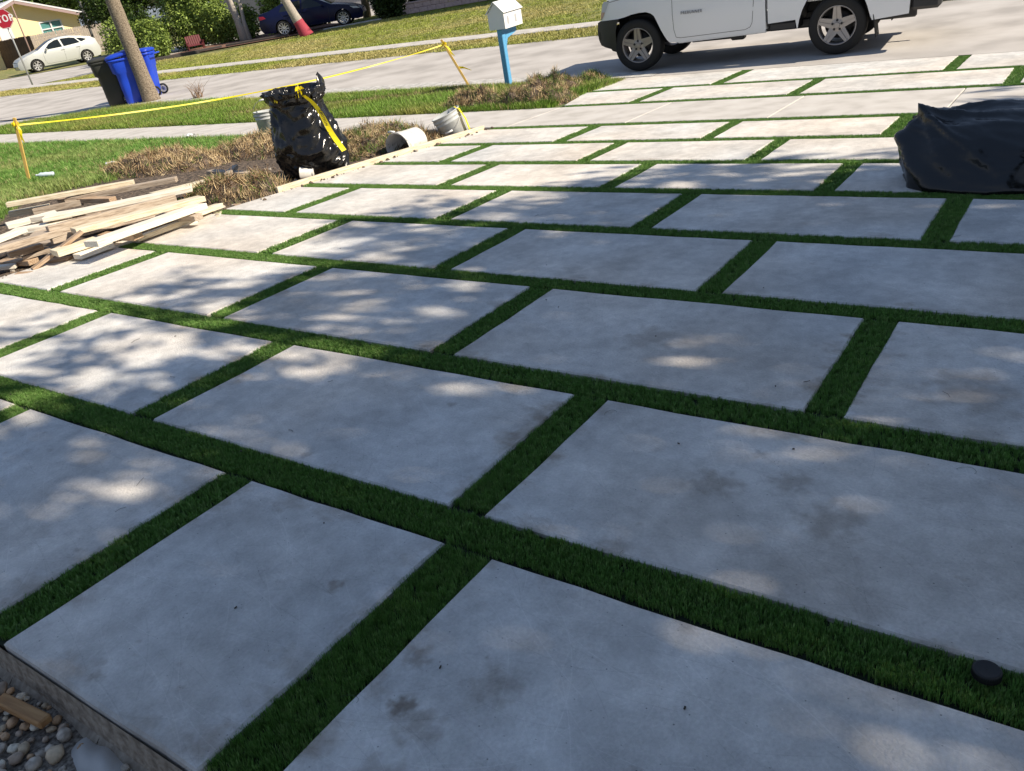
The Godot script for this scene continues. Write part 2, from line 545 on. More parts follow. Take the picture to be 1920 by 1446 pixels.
func blot(sd: int) -> Image:
	var n := 96
	var im := Image.create(n, n, false, Image.FORMAT_RGBA8)
	var f := noise(sd, 0.035, 4)
	for y in n:
		for x in n:
			var d := Vector2(x - 48, y - 48).length() / 48.0
			var v := clampf((1.0 - d + f.get_noise_2d(x, y) * 0.6) * 1.2 - 0.15, 0.0, 1.0) * clampf((1.0 - d) * 4.0, 0.0, 1.0)
			im.set_pixel(x, y, Color(1, 1, 1, v * v * (3.0 - 2.0 * v)))
	return im

func stamp(im: Image, b: Image, cx: int, cy: int, rx: int, ry: int, col: Color) -> void:
	var t: Image = b.duplicate()
	t.resize(maxi(rx * 2, 3), maxi(ry * 2, 3), Image.INTERPOLATE_BILINEAR)
	for y in t.get_height():
		for x in t.get_width():
			t.set_pixel(x, y, Color(col.r, col.g, col.b, t.get_pixel(x, y).a * col.a))
	im.blend_rect(t, Rect2i(0, 0, t.get_width(), t.get_height()), Vector2i(cx - rx, cy - ry))

# ---------- the setting ----------
func flat(called: String, pts: Array, y: float, mt: Material, on_drive := false, cell := 0.0) -> MeshInstance3D:
	var s := st()
	var f := func(p: Vector2) -> Vector3: return D(p.x, p.y, y) if on_drive else G(p.x, p.y, y)
	if cell > 0.0: panel(s, PackedVector2Array(pts), f, cell, Vector3.UP)
	else: sheet(s, PackedVector2Array(pts), f)
	return struct(called, s, mt)

func V(x: float, y: float) -> Vector2:
	return Vector2(x, y)

func setting() -> void:
	var s := st()
	for q in [[-60.0, Z0, true], [Z0, 420.0, false]]:
		for i in 10:
			var x0 := -260.0 + 52.0 * i
			var a: Vector3 = D(x0, q[0], -0.14) if q[2] else G(x0, q[0], -0.14)
			var b: Vector3 = D(x0 + 52.0, q[0], -0.14) if q[2] else G(x0 + 52.0, q[0], -0.14)
			dquad(s, a, b, G(x0 + 52.0, q[1], -0.14), G(x0, q[1], -0.14), Vector3.UP)
	struct("ground", s, M.lawn)
	flat("road", [V(-120, 11.9), V(-42, 11.9), V(-42, Z0 + 0.02), V(40, Z0 + 0.02), V(40, 17.2), V(-42.2, 17.2), V(-40.3, 18.9), V(-38.4, 21.9), V(-33, 33), V(-28, 44), V(-38, 46), V(-45.5, 31.5), V(-47.3, 27.6), V(-52, 24.4), V(-60, 17.2), V(-120, 17.2)], -0.004, M.asphalt)
	flat("cross_street", [V(-42, -30), V(-22.6, -30), V(-22.6, 10.2), V(-22.1, 11.3), V(-21.2, Z0), V(-42, Z0)], -0.02, M.asphalt, true)
	flat("road_gutter", [V(-21.0, 12.15), V(-6.6, 11.98), V(-6.3, 11.815), V(-5.6, 11.815), V(-5.6, 12.1), V(-6.6, 12.3), V(-9.4, 12.62), V(-15, 12.95), V(-19.9, 13.2), V(-20.6, 12.9)], 0.002, M.gutter)
	flat("lawn", [V(-22.4, -12), V(-6.9, -12), V(-6.62, 2.0), V(-6.40, 4.0), V(-6.12, 8.03), V(-22.4, 8.03)], -0.045, M.lawn, true)
	flat("bare_soil", [V(-9.8, 1.5), V(-6.60, 1.5), V(-6.44, 3.4), V(-6.3, 5.0), V(-5.92, 8.03), V(-9.2, 8.03), V(-10.4, 6.6), V(-10.2, 4.8), V(-9.3, 3.6)], -0.04, M.soil, true)
	flat("verge", [V(-22.4, 9.28), V(-5.76, 9.28), V(-6.3, 11.75), V(-9.3, 12.3), V(-15, 12.65), V(-20.2, 12.95), V(-21.3, 12.5), V(-22.2, 11.3), V(-22.5, 10.2)], -0.03, M.lawn, true)
	# far side of the street
	flat("far_verge", [V(-41.6, 17.2), V(60, 17.2), V(60, 18.85), V(-39.4, 18.85), V(-40.1, 18.7)], 0.003, M.dry_lawn)
	flat("far_yard", [V(-38.9, 19.8), V(60, 19.8), V(60, 60), V(-20, 60), V(-27.5, 44), V(-32.6, 33), V(-38.0, 21.9)], 0.012, M.dry_lawn)
	flat("far_corner_lawn", [V(-120, 17.3), V(-60.4, 17.3), V(-52.4, 24.6), V(-47.7, 27.8), V(-45.9, 31.6), V(-38.4, 46), V(-60, 80), V(-120, 80)], 0.003, M.dry_lawn)
	flat("mulch_bed", [V(-36.6, 24.0), V(-30.0, 28.3), V(-30.5, 31.0), V(-36, 34), V(-38.0, 27.6)], 0.07, M.mulch)
	# pavements in panels
	var walk := thing("pavement", "", "")
	walk.set_meta("kind", "structure")
	var x := -22.4
	while x < 18.0:
		var w := minf(1.52, 18.0 - x)
		var s2 := st()
		slab_shape(s2, [V(x + 0.004, 8.045), V(x + w - 0.004, 8.045), V(x + w - 0.004, 9.265), V(x + 0.004, 9.265)], 0.006, 0.1, 0.001)
		obj("pavement_panel", s2, M.walk, walk)
		x += 1.52
	var far := thing("far_pavement", "", "")
	far.set_meta("kind", "structure")
	x = -39.4
	while x < 30.0:
		var s3 := st()
		box(s3, G(x + 0.75, 19.32, -0.018), Vector3(1.488, 0.1, 0.94), Basis(), 0.01)
		obj("pavement_panel", s3, M.walk, far)
		x += 1.5

# a slab cast on the driveway plane: outline in plan, bevelled rim, wavering edges
func slab_shape(s: SurfaceTool, quadp: Array, bev: float, depth: float, wob: float) -> void:
	var outl := PackedVector2Array()
	for i in 4:
		var a: Vector2 = quadp[i]
		var b: Vector2 = quadp[(i + 1) % 4]
		var n := maxi(1, int(a.distance_to(b) / 0.14))
		var nrm := (b - a).orthogonal().normalized()
		for k in n:
			var t := float(k) / n
			outl.append(a.lerp(b, t) + nrm * (rf(-wob, wob) if k else 0.0))
	var ctr := Vector2.ZERO
	for p in outl: ctr += p
	ctr /= outl.size()
	var inner := PackedVector2Array()
	var n2 := outl.size()
	for i in n2:
		var e := outl[(i + 1) % n2] - outl[(i - 1 + n2) % n2]
		var nn := e.orthogonal().normalized()
		if nn.dot(ctr - outl[i]) < 0: nn = -nn
		inner.append(outl[i] + nn * bev * rf(0.8, 1.5))
	var put_v := func(p: Vector2, y: float) -> void:
		s.set_uv2(plan_uv(p.x, p.y))
		s.add_vertex(D(p.x, p.y, y))
	var t := Geometry2D.triangulate_polygon(inner)
	for i in range(0, t.size(), 3):
		var a := inner[t[i]]
		var b := inner[t[i + 1]]
		var c := inner[t[i + 2]]
		if (b - a).cross(c - a) > 0.0:
			var q := b
			b = c
			c = q
		put_v.call(a, 0.0); put_v.call(b, 0.0); put_v.call(c, 0.0)
	for i in n2:
		var j := (i + 1) % n2
		for lev in [[inner, 0.0, outl, -bev], [outl, -bev, outl, -depth]]:
			var a: Vector2 = lev[0][i]
			var b: Vector2 = lev[0][j]
			var c: Vector2 = lev[2][j]
			var d: Vector2 = lev[2][i]
			var pa := D(a.x, a.y, lev[1])
			var pb := D(b.x, b.y, lev[1])
			var pc := D(c.x, c.y, lev[3])
			var outw := (D(a.x, a.y) - D(ctr.x, ctr.y)) + Vector3.UP * 0.01
			if (pa - pc).cross(pa - pb).dot(outw) > 0.0:
				put_v.call(a, lev[1]); put_v.call(b, lev[1]); put_v.call(c, lev[3])
				put_v.call(a, lev[1]); put_v.call(c, lev[3]); put_v.call(d, lev[3])
			else:
				put_v.call(a, lev[1]); put_v.call(c, lev[3]); put_v.call(b, lev[1])
				put_v.call(a, lev[1]); put_v.call(d, lev[3]); put_v.call(c, lev[3])

func left_edge(z: float) -> float:
	if z < 8.0: return lerpf(-6.62, -5.88, clampf((z - 2.0) / 6.0, -0.4, 1.0))
	return lerpf(-5.72, -6.35, (z - 9.4) / 2.4)

func turf_tufts() -> Array:
	var a := []
	for k in 5: a.append(grass_mesh(13, 0.0170, 0.0210, 0.0020, 0.0095, 0.30))
	return a

var turf_meshes := []

func turf(parent: Node, x0: float, x1: float, z0: float, z1: float) -> void:
	var s := st()
	var q := [D(x0, z0, -0.02), D(x1, z0, -0.02), D(x1, z1, -0.02), D(x0, z1, -0.02)]
	dquad(s, q[0], q[1], q[2], q[3], Vector3.UP)
	var o := obj("turf_strip", s, M.turf_back, parent)
	var xm := minf(x1, 2.6)
	if xm <= x0: return
	var zc := (z0 + z1) * 0.5
	var dens := 13000.0 if zc < 2.0 else (9500.0 if zc < 3.6 else (7000.0 if zc < 5.5 else 4800.0))
	var sc := 1.0 if zc < 3.6 else (1.1 if zc < 5.5 else 1.25)
	var n := int((xm - x0) * (z1 - z0) * dens)
	var xs := []
	var cs := []
	for i in n:
		var x := rf(x0, xm)
		var z := rf(z0 + 0.018, z1 - 0.006)
		var b := DB * yaw(rf(0, TAU))
		var k := sc * rf(0.85, 1.15)
		xs.append(Transform3D(b.scaled(Vector3(k, k * rf(0.9, 1.1) / (1.0 if sc < 1.2 else 1.2), k)), D(x, z, -0.018)))
		var t := rf(0.6, 1.2)
		var c := Color(0.155, 0.30, 0.07) if rng.randf() < 0.75 else Color(0.25, 0.38, 0.12)
		cs.append(Color(c.r * t, c.g * t, c.b * t))
	scatter("turf_blades", turf_meshes[rng.randi() % 5], M.turf, xs, cs, o)

func driveway() -> void:
	turf_meshes = turf_tufts()
	var dr := thing("driveway", "", "")
	dr.set_meta("kind", "structure")
	var s0 := st()
	sheet(s0, PackedVector2Array([V(-7.0, 0.53), V(3.2, 0.53), V(3.2, 8.03), V(-5.95, 8.03), V(-6.6, 2.0)]), func(p: Vector2) -> Vector3: return D(p.x, p.y, -0.06))
	sheet(s0, PackedVector2Array([V(-5.78, 9.28), V(3.2, 9.28), V(3.2, 11.79), V(-6.3, 11.79)]), func(p: Vector2) -> Vector3: return D(p.x, p.y, -0.06))
	obj("sub_base", s0, M.soil, dr)
	# each row: near edge, far edge, then the turf joints across it (from, to)
	var rows := [
		[0.52, 1.387, [-5.52, -5.38, -3.94, -3.79, -2.40, -2.25, -1.39, -1.22, 0.35, 0.5, 1.9, 2.05]],
		[1.545, 2.339, [-4.85, -4.69, -3.24, -3.08, -1.50, -1.36, 0.22, 0.36, 1.8, 1.94]],
		[2.495, 3.347, [-5.74, -5.57, -3.98, -3.83, -2.35, -2.21, -0.69, -0.56, 0.95, 1.09, 2.5, 2.64]],
		[3.495, 4.300, [-4.74, -4.58, -3.14, -3.0, -1.49, -1.36, 0.2, 0.33, 1.8, 1.94]],
		[4.445, 5.242, [-5.53, -5.38, -3.89, -3.74, -2.31, -2.17, -0.67, -0.54, 0.95, 1.08, 2.5, 2.64]],
		[5.385, 6.135, [-4.63, -4.47, -3.05, -2.91, -1.47, -1.34, 0.18, 0.31, 1.75, 1.89]],
		[6.275, 7.005, [-5.32, -5.16, -3.75, -3.61, -2.24, -2.11, -0.66, -0.53, 0.95, 1.08, 2.5, 2.64]],
		[7.145, 7.890, [-4.52, -4.36, -2.96, -2.83, -1.44, -1.31, 0.15, 0.28, 1.7, 1.84]],
		[9.435, 10.455, [-4.82, -4.67, -2.89, -2.75, -0.83, -0.69, 1.1, 1.24]],
		[10.62, 11.785, [-4.23, -4.06, -1.54, -1.40, 0.6, 0.74]]]
	var right := 3.1
	for r in rows:
		var z0: float = r[0]
		var z1: float = r[1]
		var js: Array = r[2]
		for k in range(0, js.size() / 2 + 1):
			var a0: float = left_edge(z0) if k == 0 else js[2 * k - 1]
			var a1: float = left_edge(z1) if k == 0 else js[2 * k - 1]
			var b: float = right if k == js.size() / 2 else js[2 * k]
			if b - maxf(a0, a1) < 0.1: continue
			var s := st()
			slab_shape(s, [V(a0, z0), V(b, z0), V(b, z1), V(a1, z1)], 0.007, 0.12, 0.0035)
			obj("concrete_slab", s, M.concrete, dr)
		for k in js.size() / 2:
			if js[2 * k] > left_edge(z0): turf(dr, js[2 * k], js[2 * k + 1], z0, z1)
	for q in [[1.387, 1.545], [2.339, 2.495], [3.347, 3.495], [4.3, 4.445], [5.242, 5.385], [6.135, 6.275], [7.005, 7.145], [7.89, 8.04], [9.27, 9.435], [10.455, 10.62]]:
		turf(dr, left_edge(q[0]) + 0.02, right, q[0], q[1])
	# cut edge of the front slabs, where the form board has been taken away
	var s4 := st()
	for i in 40:
		var xa := -6.0 + i * 0.22
		dquad(s4, D(xa, 0.514, -0.022), D(xa + 0.22, 0.514, -0.022), D(xa + 0.22, 0.508, -0.115), D(xa, 0.508, -0.115), Vector3.BACK)
		dquad(s4, D(xa, 0.508, -0.115), D(xa + 0.22, 0.508, -0.115), D(xa + 0.22, 0.49 + rf(-0.006, 0.006), -0.135), D(xa, 0.49, -0.135), Vector3.BACK)
	obj("slab_edge", s4, M.edge_concrete, dr)

func lawn_limit(z: float) -> float:
	var q := [[-5.0, -8.2], [2.5, -8.0], [3.3, -8.6], [4.0, -9.6], [4.7, -10.3], [5.7, -9.9], [6.5, -10.5], [7.4, -9.6], [8.0, -8.8]]
	for i in q.size() - 1:
		if z < q[i + 1][0]: return lerpf(q[i][1], q[i + 1][1], (z - q[i][0]) / (q[i + 1][0] - q[i][0]))
	return -8.8

func verge_limit(x: float) -> float:
	var q := [[-22.4, 10.3], [-21.9, 11.4], [-21.2, 12.4], [-20.3, 12.85], [-15.0, 12.6], [-9.3, 12.22], [-6.8, 11.9], [-6.2, 11.7]]
	for i in q.size() - 1:
		if x < q[i + 1][0]: return lerpf(q[i][1], q[i + 1][1], (x - q[i][0]) / (q[i + 1][0] - q[i][0]))
	return 11.7

func lawns() -> void:
	var f := noise(400, 0.35, 3)
	var tall := grass_mesh(12, 0.05, 0.10, 0.0055, 0.05, 0.7)
	var wide := grass_mesh(12, 0.05, 0.10, 0.008, 0.07, 0.7)
	var xs := []
	var cs := []
	for i in 66000:
		var z := rf(2.6, 8.05)
		var x := lerpf(-7.5, -22.3, pow(rng.randf(), 1.25))
		if x > lawn_limit(z) + rf(-0.25, 0.15): continue
		var v := f.get_noise_2d(x, z)
		var k := rf(0.75, 1.25) * (1.0 + maxf(0.0, -x - 12.0) * 0.02)
		xs.append(Transform3D(DB * yaw(rf(0, TAU)) * Basis.from_scale(Vector3(k, k * rf(0.8, 1.15), k)), D(x, z, -0.045)))
		var t := rf(0.75, 1.25)
		var c := Color(0.15, 0.29, 0.055).lerp(Color(0.26, 0.33, 0.10), clampf(v * 1.4 + 0.15, 0, 1))
		if rng.randf() < 0.10: c = Color(0.42, 0.36, 0.18)
		cs.append(Color(c.r * t, c.g * t, c.b * t))
	scatter("lawn_grass", tall, M.blades, xs, cs)
	xs = []
	cs = []
	for i in 42000:
		var x := lerpf(-6.0, -22.3, pow(rng.randf(), 1.2))
		var zl := verge_limit(x)
		var z := rf(9.3, zl)
		var v := f.get_noise_2d(x, z)
		var worn := absf(z - lerpf(10.3, 11.4, clampf((x + 13.0) / 4.0, 0, 1))) < 0.22 and x > -13.5 and x < -8.8
		if worn and rng.randf() < 0.8: continue
		var near_road := clampf((z - zl + 0.5) / 0.5, 0.0, 1.0) if x > -16 else 0.0
		if rng.randf() < near_road * 0.5: continue
		var k := rf(0.8, 1.3) * (1.0 + maxf(0.0, -x - 10.0) * 0.015) * (1.0 - 0.4 * near_road)
		xs.append(Transform3D(DB * yaw(rf(0, TAU)) * Basis.from_scale(Vector3(k, k * rf(0.8, 1.2), k)), D(x, z, -0.03)))
		var t := rf(0.7, 1.25)
		var c := Color(0.18, 0.30, 0.045).lerp(Color(0.33, 0.32, 0.09), clampf(v * 1.3 + 0.1 + near_road * 0.8, 0, 1))
		if rng.randf() < 0.08 or worn: c = Color(0.30, 0.24, 0.12)
		cs.append(Color(c.r * t, c.g * t, c.b * t))
	scatter("verge_grass", wide, M.blades, xs, cs)
	xs = []
	cs = []
	var low := grass_mesh(10, 0.03, 0.07, 0.014, 0.12, 0.9)
	var f2 := noise(402, 0.16, 4)
	for i in 34000:
		var z := lerpf(17.15, 34.0, pow(rng.randf(), 1.3))
		var x := rf(-40.5, -2.0)
		if z > 18.8 and z < 19.85: continue
		if x < -38.0 + (z - 20.0) * 0.45 and z > 19.8: continue
		if x < -29.8 - absf(z - 29.0) * 0.5 and z > 24.2: continue
		var v := f2.get_noise_2d(x, z)
		var k := rf(0.8, 1.4)
		xs.append(Transform3D(yaw(rf(0, TAU)) * Basis.from_scale(Vector3(k, k * rf(0.8, 1.2), k)), G(x, z, 0.0)))
		var t := rf(0.75, 1.25)
		var c := Color(0.27, 0.31, 0.055).lerp(Color(0.44, 0.38, 0.15), clampf(v * 1.5 + 0.35 + (0.3 if z < 18.9 else 0.0), 0, 1))
		cs.append(Color(c.r * t, c.g * t, c.b * t))
	scatter("far_yard_grass", low, M.blades, xs, cs)

func pebbles() -> void:
	var bed := thing("pebble_bed", "", "")
	bed.set_meta("kind", "structure")
	var s := st(true)
	panel(s, PackedVector2Array([V(-4.2, -1.0), V(0.4, -1.0), V(0.4, 0.53), V(-4.2, 0.53)]), func(p: Vector2) -> Vector3: return D(p.x, p.y, -0.128 + 0.012 * sin(p.x * 13.0) * cos(p.y * 17.0)), 0.08, Vector3.UP)
	obj("pebble_ground", s, M.sand, bed)
	var shapes := []
	for k in 6:
		var f := noise(500 + k, 0.9, 2)
		var s2 := st(true)
		var prof := []
		for i in 8: prof.append(Vector2(sin(PI * i / 7.0) + 0.001, -cos(PI * i / 7.0)))
		var rings := []
		for p in prof:
			var o := PackedVector3Array()
			for j in 10:
				var v := Vector3(cos(TAU * j / 10) * p.x, p.y, sin(TAU * j / 10) * p.x)
				o.append(v * (1.0 + 0.28 * f.get_noise_3dv(v)) * Vector3(1.15, 0.72, 0.9))
			rings.append(o)
		loft(s2, rings)
		shapes.append(done(s2))
	var placed := []
	var tries := 0
	while placed.size() < 250 and tries < 30000:
		tries += 1
		var x := rf(-2.45, -1.25)
		var z := rf(0.20, 0.50)
		var r := rf(0.007, 0.016) if rng.randf() < 0.78 else rf(0.016, 0.024)
		if z + r * 1.1 > 0.505: continue
		if Vector2((x + 1.77) / 0.11, (z - 0.455) / 0.04).length() < 1.0 and rng.randf() < 0.93: continue
		var p := Vector2(x, z)
		var ok := true
		for q in placed:
			if p.distance_to(q[0]) < (r + q[1]) * 0.86:
				ok = false
				break
		if not ok: continue
		placed.append([p, r])
		var b := Basis.from_euler(Vector3(rf(-0.4, 0.4), rf(0, TAU), rf(-0.4, 0.4))).scaled(Vector3.ONE * r)
		put("pebble", shapes[rng.randi() % 6], M["stone%d" % (rng.randi() % 5)], bed, Transform3D(b, D(x, z, -0.125 + r * 0.5)))
	for k in 6:
		var xs := []
		var cs := []
		for i in 700:
			var x := rf(-4.2, 0.3)
			var z := rf(-0.9, 0.49)
			if x > -2.47 and x < -1.23 and z > 0.18: continue
			var r := rf(0.008, 0.02)
			xs.append(Transform3D(DB * Basis.from_euler(Vector3(rf(-0.4, 0.4), rf(0, TAU), 0)).scaled(Vector3.ONE * r), D(x, z, -0.125 + r * 0.4)))
			cs.append([Color(0.62, 0.48, 0.32), Color(0.44, 0.33, 0.24), Color(0.74, 0.65, 0.51), Color(0.54, 0.46, 0.37)][rng.randi() % 4])
		scatter("loose_pebbles", shapes[k], M.straw, xs, cs, bed)
	var s3 := st(true)
	panel(s3, PackedVector2Array([V(-1.90, 0.41), V(-1.62, 0.41), V(-1.62, 0.505), V(-1.90, 0.505)]), func(p: Vector2) -> Vector3:
		var d := Vector2((p.x + 1.76) / 0.13, (p.y - 0.46) / 0.045).length()
		return D(p.x, p.y, -0.135 + 0.035 * clampf(1.15 - d, 0, 1) + 0.004 * sin(p.x * 60.0 + p.y * 90.0)), 0.02, Vector3.UP)
	var sp := obj("concrete_splash", s3, M.walk, bed)
	sp.set_meta("kind", "structure")
	var s5 := st()
	box(s5, Vector3.ZERO, Vector3(0.2, 0.024, 0.034), Basis(), 0.004)
	tag(obj("lumber_offcut", s5, M.offcut, self, Transform3D(DB * yaw(0.10), D(-2.065, 0.447, -0.09))), "short orange-brown lumber offcut lying on the pebbles by the slab edge", "lumber")

# ---------- things on and beside the driveway ----------
const RH := Vector3(0.834, 0, -0.552)   # level direction across the view
const AW := Vector3(-0.552, 0, -0.834)  # level direction away from the camera

func bag_mesh(prof: Array, sx: float, sz: float, sd: int, peak_at: float, peak: float) -> ArrayMesh:
	var s := st(true)
	var f := noise(sd, 0.8, 2)
	f.fractal_type = FastNoiseLite.FRACTAL_RIDGED
	var f2 := noise(sd + 1, 0.9, 2)
	var g := RandomNumberGenerator.new()
	g.seed = sd
	var planes := []
	for i in 34:
		planes.append([Vector3(g.randfn(), g.randfn() * 0.55, g.randfn()).normalized(), g.randf_range(0.86, 0.99)])
	var rings := []
	var rows := 80
	var n := 128
	for i in rows:
		var t := float(i) / (rows - 1)
		var k := t * (prof.size() - 1)
		var k0 := mini(int(k), prof.size() - 2)
		var p: Vector2 = (prof[k0] as Vector2).lerp(prof[k0 + 1], smoothstep(0.0, 1.0, k - k0))
		var o := PackedVector3Array()
		for j in n:
			var a := TAU * j / n
			# taut diagonal creases in the film, soft bulges of the load, pleats towards the mouth
			var q := Vector3(cos(a) * 1.2, p.y * 7.5 + sin(a + 0.6) * 2.4, sin(a) * 1.2)
			var crease := pow(clampf(f.get_noise_3dv(q) * 0.5 + 0.5, 0.0, 1.0), 2.5)
			var r := p.x * (1.0 + 0.17 * (crease - 0.3) + 0.07 * f2.get_noise_3dv(Vector3(cos(a), p.y * 3.0, sin(a)) * 1.3))
			var v := Vector3(cos(a), (p.y - 0.36) * 1.7, sin(a))
			var hull := 1.04
			for pl in planes:
				var dt: float = v.dot(pl[0])
				if dt > 0.1: hull = minf(hull, pl[1] / dt)
			r *= lerpf(hull, 1.0, smoothstep(0.62, 0.75, p.y))
			r += smoothstep(0.5, 0.75, t) * 0.014 * sin(a * 15.0 + 5.0 * f2.get_noise_1d(a * 2.0 + 3.0))
			var da := wrapf(a - peak_at, -PI, PI)
			var y := p.y + peak * exp(-da * da * 9.0) * smoothstep(0.8, 1.0, t) + 0.02 * f2.get_noise_3dv(q) * t
			o.append(Vector3(cos(a) * r * sx, y, sin(a) * r * sz))
		rings.append(o)
	loft(s, rings, true, true)
	return done(s)

func lump_mesh(rx: float, h: float, rz: float, sd: int, amp: float, peakx: float) -> ArrayMesh:
	var s := st(true)
	var f := noise(sd, 0.75, 3)
	f.fractal_type = FastNoiseLite.FRACTAL_RIDGED
	var f2 := noise(sd + 7, 0.6, 2)
	var peak := Vector3(-0.45, 0.85, 0.25).normalized()
	var creases := []
	for i in 11:
		var a := TAU * i / 11.0 + 0.4 * sin(i * 2.3 + sd)
		var side := peak.cross(Vector3.RIGHT).normalized().rotated(peak, a)
		creases.append([side.cross(peak).normalized(), 0.035 + 0.03 * absf(sin(i * 1.7 + sd)), side])
	# taut film between the hard points of the load: flat facets with creases where they meet
	var g := RandomNumberGenerator.new()
	g.seed = sd
	var planes := []
	for i in 22:
		var nn := Vector3(g.randfn(), absf(g.randfn()) * 0.8, g.randfn()).normalized()
		planes.append([nn, g.randf_range(0.83, 1.0)])
	var rings := []
	for i in 40:
		var e := (1.0 - float(i) / 39.0) * PI * 0.5
		var o := PackedVector3Array()
		for j in 88:
			var a := TAU * j / 88
			var v := Vector3(cos(a) * sin(e), cos(e), sin(a) * sin(e))
			var k := 1.0 + amp * (f.get_noise_3dv(v * 1.5) - 0.4) + amp * f2.get_noise_3dv(v * 1.6) + 0.05 * (pow(clampf(f.get_noise_3dv(Vector3(v.x * 1.6, v.y * 5.0 + v.x * 2.5, v.z * 1.6)) * 0.5 + 0.5, 0.0, 1.0), 2.5) - 0.3)
			var hull := 1.12
			for pl in planes:
				var dt: float = v.dot(pl[0])
				if dt > 0.05: hull = minf(hull, pl[1] / dt)
			k *= hull
			for c in creases:
				var dd := absf(v.dot(c[0]))
				if v.dot(c[2]) > 0.0: k += c[1] * exp(-dd / 0.05) * clampf(1.25 - v.distance_to(peak) * 0.8, 0.0, 1.0)
			var pw := Vector3(signf(v.x) * absf(v.x), pow(maxf(v.y, 0.0), 0.92), v.z)
			var q := pw * k * Vector3(rx, h, rz)
			q.x += peakx * pow(maxf(v.y, 0.0), 1.5)
			q.y = maxf(q.y, 0.0)
			o.append(q)
		rings.append(o)
	loft(s, rings, true, true)
	return done(s)

func pail(t: Node3D, mt: Material, r0: float, r1: float, h: float, handle: String) -> void:
	var s := st(true)
	lathe(s, [Vector2(0.001, 0.0), Vector2(r0 - 0.006, 0.0), Vector2(r0, 0.006), Vector2(lerpf(r0, r1, 0.72), h * 0.72), Vector2(lerpf(r0, r1, 0.73) + 0.007, h * 0.735), Vector2(lerpf(r0, r1, 0.75) + 0.007, h * 0.755), Vector2(lerpf(r0, r1, 0.76), h * 0.77),
		Vector2(lerpf(r0, r1, 0.84), h * 0.84), Vector2(lerpf(r0, r1, 0.85) + 0.008, h * 0.855), Vector2(lerpf(r0, r1, 0.87) + 0.008, h * 0.87), Vector2(lerpf(r0, r1, 0.88), h * 0.885), Vector2(r1, h * 0.97), Vector2(r1 + 0.007, h * 0.975), Vector2(r1 + 0.006, h), Vector2(r1 - 0.004, h), Vector2(r0 - 0.006, 0.012), Vector2(0.001, 0.012)], 40)
	obj("bucket_body", s, mt, t)
	var s2 := st(true)
	var pts := []
	for i in 13:
		var a := PI * i / 12.0
		match handle:
			"up": pts.append(Vector3(-cos(a) * r1 * 1.05, h * 0.86 + sin(a) * 0.20, 0))
			"down": pts.append(Vector3(-cos(a) * r1 * 1.06, h * 0.86 - sin(a) * 0.13, sin(a) * r1 * 1.12))
			_: pts.append(Vector3(-cos(a) * r1 * 1.06, h * 0.86 + sin(a) * 0.1, sin(a) * r1 * 1.2))
	tube(s2, pts, [0.0026], 6)
	var w := obj("bail_handle", s2, M.wire, t)
	var s3 := st(true)
	tube(s3, [pts[5], pts[6], pts[7]], [0.011], 8)
	obj("grip", s3, M.box_white, w)
	for k in [-1, 1]:
		var s4 := st()
		box(s4, Vector3(k * (r1 + 0.004), h * 0.86, 0), Vector3(0.014, 0.04, 0.03), Basis(), 0.003)
		obj("handle_lug", s4, mt, t)

func knot(parent: Node, at: Vector3, r: float, sd: int, called := "tape_knot") -> void:
	var s := st()
	var g := RandomNumberGenerator.new()
	g.seed = sd
	for k in 9:
		var a := g.randf_range(0, TAU)
		var pts := []
		var ws := []
		for i in 7:
			var t := i / 6.0 * PI
			var c := Vector3(cos(a) * cos(t), g.randf_range(-0.5, 0.5) + sin(t) * 0.9, sin(a) * cos(t)) * r
			pts.append(at + c)
			ws.append(Vector3(g.randf_range(-0.3, 0.3), 1, g.randf_range(-0.3, 0.3)).normalized() * r * 0.33)
		ribbon(s, pts, ws)
	obj(called, s, M.tape, parent)

func words_on(parent: Node, text: String, size: float, at: Transform3D, mt: Material, called := "lettering") -> void:
	var t := TextMesh.new()
	t.text = text
	var f := SystemFont.new()
	f.font_names = PackedStringArray(["Droid Sans"])
	f.font_weight = 700
	t.font = f
	t.font_size = 64
	t.pixel_size = size / 46.0
	t.depth = 0.002
	put(called, t, mt, parent, at)

func basis_from(x: Vector3, y: Vector3) -> Basis:
	var xn := x.normalized()
	var z := xn.cross(y).normalized()
	return Basis(xn, z.cross(xn), z)

